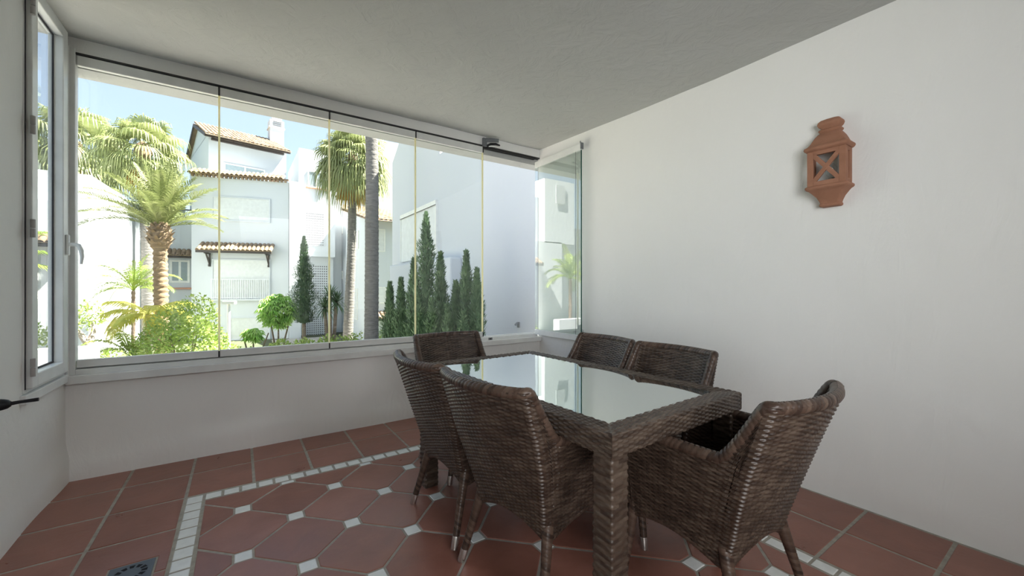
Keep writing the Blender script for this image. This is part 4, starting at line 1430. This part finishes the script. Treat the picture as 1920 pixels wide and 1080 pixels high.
# small fitting on that wall
mb = MB(); mb.tube([(0, 0, 0.02), (-0.05, 0, 0.03), (-0.08, 0, 0.0)], 0.02, 8); mb.box((-0.02, -0.03, -0.05), (0.0, 0.03, 0.05), 0)
fp = at_x(973, 609, XW); o = mb.build('wall_tap', M['latch']); o.location = (XW, fp.y, fp.z); tag(o, 'small dark garden tap on the shaded white neighbouring wall', 'tap')

# ---- left building ----
bF = empty('left_house', (-3.7, 17.0, GZ)); tag(bF, 'pale plain-walled white house at the left behind the garden palms', 'building')
FA = at(170, 12.0); FB = at(262, 16.6)
mb = MB()
poly = [(FA.x, FA.y), (FB.x, FB.y), (-12.0, FB.y + 0.5), (-12.0, FA.y)]
mb.prism([(p_[0] + 3.7, p_[1] - 17.0) for p_ in poly], 0, 4.56 - GZ)
mb.box((-5.3, -0.35, 0), (0.02 + (FA.x + 3.7), 0.1, 4.56 - GZ - 0.9))
mb.build('house_wall', M['stucco'], bF)
mb = MB(); mb.box((-6.2, -0.35, 4.5 - GZ - 0.9), (-4.1, 3.0, 7.0 - GZ)); mb.box((-4.1, -0.1, 4.5 - GZ - 0.9), (-2.9, 3.0, 6.0 - GZ)); mb.build('roof_tower', M['stucco'], bF)
lattice(bF, Vector((-5.45, FA.y - 17.35, 5.75 - GZ)), (1, 0, 0), 6, 12, 0.62, 1.0, (0, -1, 0))
awning(bF, Vector((-3.6, FA.y - 17.0 - 0.35, 2.72 - GZ)), X2, 3.3, OUT, 0.5, 0.27, (0.9, 3.0), 'tiled_awning')
for (xa, za, zz) in ((-5.05, 0.9, 1.15), (-4.35, 0.9, 1.15), (-4.85, 3.05, 0.8)):
    window(bF, Vector((xa + 3.7 - 0.9, FA.y - 17.0 - 0.35, za - GZ)), X2, 0.6, zz, OUT, 1, 0.05, 'pane', False)

# ---- recessed wall between the left house and the bay ----
bG = empty('recessed_house', (-3.0, 25.0, GZ)); tag(bG, 'recessed white house part with small tiled awning, left of the main bay', 'building')
YG = 24.4
mb = MB(); mb.box((-1.9, YG - 25, 0), (1.17, 6, 4.55 - GZ)); mb.build('house_wall', M['stucco'], bG)
mb = MB(); mb.box((-0.3, YG - 25 + 2.4, 4.5 - GZ), (0.3, 5.9, 6.2 - GZ)); mb.build('upper_wall', M['stucco'], bG)
mb = MB(); mb.box((-1.9, YG - 25 - 0.02, 4.86 - GZ), (1.3, YG - 25 + 0.03, 4.92 - GZ))
for k in range(4): mb.box((-1.85 + k * 1.0, YG - 25 - 0.01, 4.5 - GZ), (-1.81 + k * 1.0, YG - 25 + 0.03, 4.9 - GZ))
mb.build('terrace_rail', M['wood'], bG)
ga = at_y(318, 530, YG); gb = at_y(356, 488, YG)
window(bG, Vector((ga.x + 3, YG - 25, ga.z - GZ)), X2, gb.x - ga.x, gb.z - ga.z, OUT, 2, 0.09, 'pane', False)
awning(bG, Vector((ga.x + 3 - 0.25, YG - 25, 2.98 - GZ)), X2, 1.5, OUT, 0.5, 0.27, (1.3,), 'tiled_awning')
mb = MB(); mb.box((ga.x + 3 - 0.2, YG - 25.12, 1.14 - GZ), (gb.x + 3 + 0.2, YG - 25, 1.22 - GZ)); mb.build('window_ledge', M['sill'], bG)

# ---- white garden wall at the left ----
mb = MB(); mb.box((-6, 0, 0), (0, 0.25, 1.52))
mb.tube([(0, 0.0, 0), (0, 0.25, 0)], 0.0001, 6)
o = mb.build('garden_wall', M['stucco'], bevel=0.12, seg=4); o.location = (-1.80, 8.5, GZ)
tag(o, 'low white rendered garden wall with a rounded end at the far left', 'wall')

# ---- lamp post ----
lp = at(429, 12.0); lamp = empty('lamp_post', (lp.x, lp.y, GZ)); tag(lamp, 'thin white garden lamp post with a flat rectangular head in front of the bay', 'lamp post')
mb = MB(); mb.tube([(0, 0, 0), (0, 0, 1.92)], 0.045, 12); mb.lathe([(0.10, 0), (0.10, 0.03), (0.06, 0.06), (0.045, 0.08)], n=12); mb.build('post', M['rail'], lamp)
mb = MB(); mb.obox((-0.16, -0.10, 1.92), (0.30, -0.10, 0), (0.06, 0.18, 0), (0, 0, 0.09)); mb.build('lamp_head', M['shutter'], lamp, bevel=0.01)

# ------------------------------------------------------------------ PLANTS
def rvec(rg):
    while True:
        v = Vector((rg.uniform(-1, 1), rg.uniform(-1, 1), rg.uniform(-1, 1)))
        if 0.05 < v.length < 1: return v.normalized()


def leaf(mb, p, d, n_, L, W, droop=0.15):
    """folded pointed leaf from p along d"""
    s = d.cross(n_).normalized() * (W / 2)
    m_ = p + d * (L * 0.45) + n_ * (L * 0.04)
    e = p + d * L - n_ * (L * droop)
    mb.face([p, m_ + s, e], smooth=False); mb.face([p, e, m_ - s], smooth=False)


def leaf_blob(mb, c, rad, n, L, rg, W=None, shell=0.75, up=0.25, lump=0.18):
    W = W or L * 0.5
    ph = [rg.uniform(0, 6) for _ in range(4)]
    for _ in range(n):
        v = rvec(rg)
        k = shell + (1 - shell) * rg.random() ** 0.5
        if rg.random() < 0.25: k *= rg.uniform(0.6, 1)
        lf = 1 + lump * (math.sin(v.x * 5 + ph[0]) + math.sin(v.y * 6 + ph[1]) + math.sin(v.z * 5 + ph[2])) / 1.6
        p = c + Vector((v.x * rad[0], v.y * rad[1], v.z * rad[2])) * (k * lf)
        d = (v * 0.8 + rvec(rg) * 0.9 + Vector((0, 0, up))).normalized()
        nn = (v + rvec(rg) * 0.6).normalized()
        leaf(mb, p, d, nn, L * rg.uniform(0.7, 1.25), W * rg.uniform(0.8, 1.2))


def shrub(name, u, D, vtop, rx, n, L, mat, label, cat='shrub', seed=1, z0=GZ, group=None, ry=None):
    rg = random.Random(seed); base = at(u, D); zt = EYE + (540 - vtop) / FPX * D
    root = empty(name, (base.x, base.y, z0)); tag(root, label, cat, group)
    h = zt - z0
    mb = MB(); leaf_blob(mb, Vector((0, 0, h * 0.52)), (rx, ry or rx * 0.8, h * 0.48), n, L, rg)
    mb.build('foliage', mat, root)
    mb = MB()
    for k in range(5):
        a = 2 * PI * k / 5
        mb.tube([(0.05 * math.cos(a), 0.05 * math.sin(a), 0), (rx * 0.3 * math.cos(a), rx * 0.3 * math.sin(a), h * 0.35), (rx * 0.6 * math.cos(a), rx * 0.6 * math.sin(a), h * 0.7)], [0.03, 0.02, 0.008], 6)
    mb.build('stems', M['bark'], root)
    return root


def trunk_mesh(path, r0, r1, rings, rg, bulge=0.06, n=14, noise=0.05):
    """ringed palm trunk"""
    mb = MB(); path = [Vector(p_) for p_ in path]
    N = rings * 3
    P, Rr = [], []
    for i in range(N + 1):
        f_ = i / N * (len(path) - 1); k = min(int(f_), len(path) - 2); t_ = f_ - k
        p_ = path[k].lerp(path[k + 1], t_)
        r_ = (r0 + (r1 - r0) * i / N) * (1 + (bulge if i % 3 == 1 else -bulge * 0.4) + rg.uniform(-noise, noise) * 0.4)
        P.append(p_); Rr.append(r_)
    mb.tube(P, Rr, n)
    return mb


def fan_leaf(mb, dead, o, d, Lp, Rb, rg, nseg=20, droop=0.5):
    """fan palm leaf: petiole then a round pleated blade with drooping tips"""
    up = Vector((0, 0, 1))
    d = d.normalized(); side = d.cross(up)
    if side.length < 0.1: side = Vector((1, 0, 0))
    side.normalize(); nn = side.cross(d).normalized()
    tgt = mb
    hub = o + d * Lp - up * (Lp * 0.10)
    w_ = 0.018
    tgt.face([o - side * w_, o + side * w_, hub + side * w_ * 0.6, hub - side * w_ * 0.6])
    d2 = (d - up * 0.25).normalized()
    for k in range(nseg):
        a = (k / (nseg - 1) - 0.5) * R(250)
        dr = d2 * math.cos(a) + side * math.sin(a)
        L = Rb * (1 - 0.25 * abs(a) / R(125)) * rg.uniform(0.88, 1.08)
        pw = dr.cross(nn).normalized() * (Rb * 1.04 / nseg)
        a0 = hub; a1 = hub + dr * (L * 0.55) - up * (L * 0.10 * droop); a2 = hub + dr * (L * 0.82) - up * (L * 0.42 * droop); a3 = hub + dr * (L * 0.95) - up * (L * 1.15 * droop)
        tgt.face([a0, a1 + pw, a2 + pw * 0.7, a2 - pw * 0.1, a1 - pw]) if False else None
        tgt.face([a0, a1 - pw, a1 + pw])
        tgt.face([a1 - pw, a2 - pw * 0.7, a2 + pw * 0.7, a1 + pw])
        tgt.face([a2 - pw * 0.7, a3, a2 + pw * 0.7])


def fan_palm(name, u, D, v_crown, label, r_tr, nleaf=34, Lp=0.9, Rb=0.85, seed=1, ubot=None, dead=10, flat=1.0, lean_x=0.0):
    rg = random.Random(seed)
    base = at(ubot if ubot else u, D); top = at(u, D, v_crown)
    root = empty(name, (base.x, base.y, GZ)); tag(root, label, 'palm tree')
    tl = Vector((top.x - base.x, top.y - base.y, top.z - GZ))
    mid = tl * 0.5 + Vector((0.05, 0, 0))
    trunk_mesh([(0, 0, 0), mid, tl], r_tr * 1.15, r_tr * 0.85, int(tl.z * 9), rg, 0.035).build('trunk', M['bark_grey'], root)
    mb, md = MB(), MB()
    for k in range(nleaf):
        el = R(80 - 120 * (k / nleaf) ** 0.9) ; az = k * 2.39996 + rg.uniform(-0.2, 0.2)
        d = Vector((math.cos(az) * math.cos(el), math.sin(az) * math.cos(el), math.sin(el)))
        o = tl + Vector((0, 0, -0.25 * k / nleaf))
        fan_leaf(mb, None, o, d, Lp * rg.uniform(0.85, 1.15), Rb * rg.uniform(0.85, 1.15), rg, 34, 0.45 + 0.55 * (k / nleaf))
    for k in range(dead):
        el = R(rg.uniform(-75, -50)); az = k * 2.39996 + 1
        d = Vector((math.cos(az) * math.cos(el), math.sin(az) * math.cos(el), math.sin(el)))
        fan_leaf(md, None, tl + Vector((0, 0, -0.35)), d, Lp * 0.7, Rb * 0.7, rg, 14, 0.8)
    mb.build('crown', L_palm, root)
    if dead: md.build('dry_leaves', L_dead, root)
    mb = MB(); mb.lathe([(r_tr * 0.9, -0.5), (r_tr * 1.35, -0.15), (r_tr * 1.1, 0.1), (0.03, 0.3)], tl, 12); mb.build('crown_shaft', M['bark_date'], root)
    return root


def feather(mb, o, d0, L, bend, nl, ll, rg, w_=0.028, stiff=0.5, vee=0.5, rach=0.02):
    """feather palm frond"""
    up = Vector((0, 0, 1)); pts = [Vector(o)]; d = d0.normalized(); seg = 14
    for i in range(seg):
        d = (d - up * (bend / seg) * (0.4 + 1.4 * i / seg)).normalized()
        pts.append(pts[-1] + d * (L / seg))
    side0 = d0.cross(up)
    if side0.length < 0.08: side0 = Vector((math.cos(bend * 9), math.sin(bend * 9), 0))
    side0.normalize()
    for i in range(seg):
        r_ = rach * (1 - i / seg * 0.8)
        a, b = pts[i], pts[i + 1]
        mb.face([a - side0 * r_, b - side0 * r_ * 0.9, b + side0 * r_ * 0.9, a + side0 * r_])
    for i in range(nl):
        f_ = 0.14 + 0.86 * i / nl
        x = f_ * seg; k = min(int(x), seg - 1); t_ = x - k
        p = pts[k].lerp(pts[k + 1], t_); dd = (pts[k + 1] - pts[k]).normalized(); nn = side0.cross(dd).normalized()
        if nn.z < 0: nn = -nn
        Lf = ll * math.sin(PI * (0.12 + 0.86 * f_)) ** 0.6 * rg.uniform(0.85, 1.1)
        for s in (-1, 1):
            ld = (side0 * s * 0.8 + dd * 0.75 + nn * vee * rg.uniform(0.6, 1.2)).normalized()
            m_ = p + ld * (Lf * 0.5); e = p + ld * Lf - up * (Lf * (1 - stiff) * 0.6)
            w2 = dd * (w_ / 2)
            mb.face([p - w2 * 0.5, p + w2 * 0.5, m_ + w2, m_ - w2]); mb.face([m_ - w2, m_ + w2, e])


# date palm in the middle left
def feather_palm(name, u, D, vc, label, r_tr, L, nfr, mat, seed, trunkmat='bark_date', ll=0.42, elo=-20, ehi=82, bend=1.2, rings=9, fat=1.6, w_=0.03, ubot=None, vee=0.5, stiff=0.5, nl=40, z0=GZ, cat='palm tree'):
    rg = random.Random(seed); base = at(ubot or u, D); top = at(u, D, vc)
    root = empty(name, (base.x, base.y, z0)); tag(root, label, cat)
    tl = Vector((top.x - base.x, top.y - base.y, top.z - z0))
    if r_tr:
        mbt = trunk_mesh([(0, 0, 0), tl * 0.5, tl], r_tr, r_tr * 0.92, int(max(4, tl.z * rings)), rg, 0.10, 14, 0.12)
        mbt.build('trunk', M[trunkmat], root)
        if fat:
            mb = MB(); prof = []
            for k in range(13):
                q = k / 12; prof.append((r_tr * (0.9 + (fat - 0.9) * math.sin(PI * q) ** 0.8) * (1 + (0.10 if k % 2 else -0.05)), -0.55 + 0.75 * q))
            mb.lathe(prof, tl, 14)
            for k in range(46):
                a = k * 2.39996; q = k / 46; z = -0.5 + 0.6 * q
                r_ = r_tr * (0.9 + (fat - 0.9) * math.sin(PI * q) ** 0.8)
                c = tl + Vector((math.cos(a) * r_, math.sin(a) * r_, z)); d = Vector((math.cos(a) * 0.7, math.sin(a) * 0.7, 0.7))
                s_ = Vector((-math.sin(a), math.cos(a), 0)) * 0.05
                mb.face([c - s_, c + s_, c + d * 0.13 + s_ * 0.5, c + d * 0.13 - s_ * 0.5])
            mb.build('crown_base', M[trunkmat], root)
    mb = MB()
    for k in range(nfr):
        q = k / nfr
        el = R(ehi + (elo - ehi) * q); az = k * 2.39996 + rg.uniform(-0.25, 0.25)
        d = Vector((math.cos(az) * math.cos(el), math.sin(az) * math.cos(el), math.sin(el)))
        feather(mb, tl, d, L * rg.uniform(0.85, 1.1), bend * rg.uniform(0.8, 1.2) * (0.7 + 0.5 * q), nl, ll, rg, w_, stiff, vee)
    mb.build('fronds', mat, root)
    return root


feather_palm('date_palm', 300, 11.0, 430, 'young date palm with a scaly brown trunk and pale arching fronds left of the bay', 0.165, 1.85, 44, L_date, 11, bend=0.80, elo=22, ehi=88, ubot=304, ll=0.36, nl=42, rings=7)
feather_palm('areca_palm', -35, 6.2, 505, 'young feathery palm outside beyond the left wall, mirrored in the open glass panel', 0.06, 1.1, 16, L_areca, 24, 'bark', 0.30, 10, 80, 1.5, 8, 0, 0.024, vee=0.3, stiff=0.3, nl=30)
fan_palm('fan_palm', 268, 16.0, 278, 'tall fan palm at the left whose big crown rises behind the date palm', 0.21, 40, 0.85, 0.85, 3, ubot=280, dead=8)
fan_palm('fan_palm', 140, 17.6, 272, 'fan palm with yellowing dry leaves at the far left edge of the main window', 0.20, 36, 1.15, 1.15, 5, dead=22)
fan_palm('fan_palm', 662, 15.0, 296, 'slim fan palm in the middle with a drooping crown over the white tower', 0.16, 56, 0.75, 0.85, 8, ubot=651, dead=18)
fan_palm('fan_palm', 692, 10.0, -70, 'nearest tall palm, thick grey ringed trunk whose crown is out of sight above', 0.155, 30, 1.1, 0.9, 9, ubot=696, dead=0)
feather_palm('areca_palm', 250, 11.8, 545, 'feathery yellow-green palm against the pale house wall at the left', 0.05, 1.2, 18, L_areca, 21, 'bark', 0.34, 15, 80, 1.7, 8, 0, 0.02, vee=0.35, stiff=0.25, nl=34)
feather_palm('areca_palm', 277, 9.5, 590, 'short palm with drooping yellow leaves and thin pale trunk before the date palm', 0.05, 0.95, 13, L_yel, 22, 'bark_pale', 0.36, 0, 45, 1.6, 9, 0, 0.028, vee=-0.1, stiff=0.05, nl=34)
feather_palm('areca_palm', 245, 9.0, 668, 'low arching green palm at the foot of the yellow-leaved palm', 0.03, 0.85, 12, L_areca, 23, 'bark', 0.26, 20, 75, 1.7, 8, 0, 0.024, vee=0.2, stiff=0.2, nl=28)

shrub('shrub', 352, 9.2, 572, 0.78, 6500, 0.085, L_bush, 'big round bright green shrub under the date palm', seed=31)
HG = 'low bright hedge plants along the garden edge'
for i, (u, D, vt, rx, lab) in enumerate([
        (215, 7.4, 656, 0.55, 'low yellow-green hedge clump at the far left beside the garden wall'),
        (395, 8.2, 648, 0.5, 'low hedge clump left of the white lamp post'),
        (450, 9.6, 652, 0.45, 'low hedge clump just right of the white lamp post'),
        (520, 10.0, 637, 0.55, 'low hedge clump beneath the umbrella tree'),
        (575, 10.2, 638, 0.5, 'low hedge clump at the foot of the dark cypress'),
        (612, 10.4, 632, 0.5, 'low hedge clump below the spiky yucca'),
        (655, 10.6, 631, 0.5, 'low hedge clump between the two palm trunks'),
        (725, 11.4, 628, 0.5, 'low hedge clump right of the thick palm trunk')]):
    shrub('hedge_plant', u, D, vt, rx, 1500, 0.085, L_hedge, lab, 'hedge plant', 40 + i, group=HG)
shrub('shrub', 68, 8.6, 612, 0.5, 1600, 0.08, L_hedge, 'bright green shrub seen through the left casement window', seed=60)

# small pale-trunked tree at the left edge
rg = random.Random(70); b = at(166, 9.6); root = empty('frangipani_tree', (b.x, b.y, GZ)); tag(root, 'small bare-stemmed tree with a pale forked trunk and thin yellow-green crown at the left', 'tree')
mb = MB(); mb.tube([(0, 0, 0), (0.02, 0, 0.7), (0.0, 0, 1.10)], [0.11, 0.09, 0.085], 10); mb.tube([(0.0, 0, 1.05), (-0.12, 0, 1.28), (-0.22, 0.05, 1.42)], [0.075, 0.06, 0.05], 8); mb.tube([(0.0, 0, 1.05), (0.08, 0.05, 1.35), (0.06, 0.1, 1.6)], [0.07, 0.05, 0.03], 8); mb.tube([(-0.22, 0.05, 1.4), (-0.40, 0.0, 1.55)], [0.05, 0.03], 8); mb.build('trunk', M['bark_pale'], root)
mb = MB(); leaf_blob(mb, Vector((-0.10, 0, 1.72)), (0.42, 0.4, 0.30), 420, 0.11, rg, 0.04); mb.build('crown', L_hedge, root)


# umbrella trees (whorls of long drooping leaves)
def umbrella_tree(u, D, v0, v1, rx, n, label, seed, du=0):
    rg = random.Random(seed); b = at(u, D); z1 = EYE + (540 - v0) / FPX * D; z0 = EYE + (540 - v1) / FPX * D
    root = empty('umbrella_tree', (b.x, b.y, GZ)); tag(root, label, 'tree')
    mb = MB(); cz = (z0 + z1) / 2 - GZ; rz = (z1 - z0) / 2
    for k in range(n):
        v = rvec(rg) * rg.uniform(0.35, 1.05) ** 0.6; p = Vector((v.x * rx, v.y * rx * 0.8, v.z * rz * 0.95 + cz))
        m_ = rg.randint(7, 9); ph = rg.uniform(0, 6)
        for q in range(m_):
            a = ph + 2 * PI * q / m_
            d = Vector((math.cos(a), math.sin(a), -0.35)).normalized()
            leaf(mb, p, d, Vector((0, 0, 1)), 0.135 * rg.uniform(0.8, 1.1), 0.045, 0.5)
    mb.build('crown', L_sch, root)
    mb = MB()
    for (dx, dy) in ((0, 0), (0.22, 0.05), (-0.15, 0.05)):
        mb.tube([(dx * 0.3, dy, 0), (dx * 0.7, dy, cz * 0.5), (dx * 1.6, dy, cz)], [0.03, 0.025, 0.015], 7)
    mb.build('trunk', M['bark'], root)


umbrella_tree(522, 11.5, 548, 615, 0.50, 330, 'bright green umbrella-leaved small tree between the bay and the dark cypress', 80)
umbrella_tree(475, 10.8, 612, 640, 0.22, 60, 'very small umbrella-leaved sapling left of the larger umbrella tree', 81)

# yucca
rg = random.Random(90); b = at(620, 11.2); root = empty('yucca', (b.x, b.y, GZ)); tag(root, 'dark green yucca with sword-like leaves on a branching brown stem before the lattice vents', 'yucca')
mb = MB()
heads = [Vector((-0.02, 0, 2.15)), Vector((0.16, 0.05, 2.0)), Vector((-0.14, 0.05, 1.85))]
for hd in heads:
    for k in range(75):
        el = R(85 - 140 * (k / 75)); az = k * 2.39996
        d = Vector((math.cos(az) * math.cos(el), math.sin(az) * math.cos(el), math.sin(el)))
        s_ = d.cross(Vector((0, 0, 1))).normalized() * 0.017 if abs(d.z) < 0.99 else Vector((0.017, 0, 0))
        L = rg.uniform(0.36, 0.50); m_ = hd + d * L * 0.6; e = hd + d * L - Vector((0, 0, 0.07))
        mb.face([hd - s_, hd + s_, m_ + s_, m_ - s_]); mb.face([m_ - s_, m_ + s_, e])
mb.build('leaves', L_yuc, root)
mb = MB()
for hd in heads: mb.tube([(hd.x * 0.4, hd.y * 0.4, 0), (hd.x * 0.6, hd.y, 1.0), (hd.x, hd.y, hd.z)], [0.07, 0.05, 0.04], 8)
mb.build('stem', M['bark'], root)


def conifer(name, u, D, vtop, vbot, rx, n, mat, label, cat, seed, prof, L=0.09, group=None, spread=0.35, trunk=True):
    rg = random.Random(seed); b = at(u, D); zt = EYE + (540 - vtop) / FPX * D - GZ; zb = EYE + (540 - vbot) / FPX * D - GZ
    zb = max(0.02, zb)
    root = empty(name, (b.x, b.y, GZ)); tag(root, label, cat, group)
    mb = MB()
    ph = rg.uniform(0, 6)
    for k in range(n):
        q = rg.random() ** 1.15
        z = zb + (zt - zb) * q
        rr = rx * prof(q) * (1 + 0.16 * math.sin(z * 9 + ph) + 0.12 * math.sin(z * 23 + ph * 2))
        a = rg.uniform(0, 2 * PI); rad = rr * (0.35 + 0.85 * rg.random() ** 0.8)
        rad *= 1 + 0.18 * math.sin(a * 3 + z * 4 + ph)
        p = Vector((math.cos(a) * rad, math.sin(a) * rad, z))
        d = Vector((math.cos(a) * spread, math.sin(a) * spread, 1.0)) + rvec(rg) * 0.5
        d.normalize(); nn = Vector((math.cos(a), math.sin(a), 0.2)).normalized()
        l_ = L * rg.uniform(0.6, 1.3); 
        s_ = d.cross(nn).normalized() * l_ * 0.16
        m_ = p + d * l_ * 0.4
        mb.face([p, m_ - s_, p + d * l_, m_ + s_])
    # dense core so one does not see through
    core = []
    for i in range(10):
        q = i / 9; core.append((max(0.004, rx * prof(q) * 0.38), zb + (zt - zb) * q * 0.97))
    mb.lathe(core, (0, 0, 0), 9)
    mb.build('foliage', mat, root)
    if trunk:
        mb = MB(); mb.tube([(0, 0, 0), (0.0, 0, zb + 0.6)], [0.06, 0.04], 8); mb.build('trunk', M['bark'], root)
    return root


conifer('cypress', 570, 11.0, 445, 606, 0.31, 9000, L_cyp, 'narrow dark green cypress with a short bare stem before the lattice tower', 'cypress', 100,
        lambda q: (min(1, (q + 0.05) / 0.22) ** 0.6) * (1 - max(0, (q - 0.22) / 0.78) ** 1.15) * 1.0 + 0.03, 0.06)
JP = lambda q: (1 - q) ** 0.8 + 0.10 * (1 - q ** 3)
jun = [
    (799, 6.9, 402, 0.24, 'tallest juniper, its spire rising highest against the shaded wall'),
    (731, 7.6, 532, 0.15, 'leftmost juniper of the row, beside the thick palm trunk'),
    (752, 7.3, 524, 0.14, 'second juniper from the left end of the row, thin and loose'),
    (776, 6.9, 488, 0.17, 'juniper just left of the tallest spire'),
    (826, 6.7, 476, 0.17, 'slender juniper just right of the tallest spire'),
    (855, 6.5, 530, 0.16, 'medium juniper between the two slender spires right of the tallest'),
    (874, 6.3, 474, 0.16, 'slender tall juniper second from the right end of the row'),
    (894, 6.1, 508, 0.14, 'rightmost juniper of the row, beside the last glass panel edge'),
    (810, 5.9, 562, 0.15, 'short juniper in front of the tallest one'),
    (838, 5.8, 574, 0.15, 'short juniper in front row behind the far chair'),
    (868, 5.7, 588, 0.15, 'shortest front juniper near the right end'),
    (786, 6.2, 545, 0.17, 'dense front juniper at the left of the tallest one'),
]
for i, (u, D, vt, rx, lab) in enumerate(jun):
    conifer('juniper', u, D, vt, 900, rx * 1.6, 9500 if i < 8 else 4500, L_jun, lab, 'juniper', 110 + i, JP, 0.065, 'junipers in a row before the neighbour wall', 0.45, False)
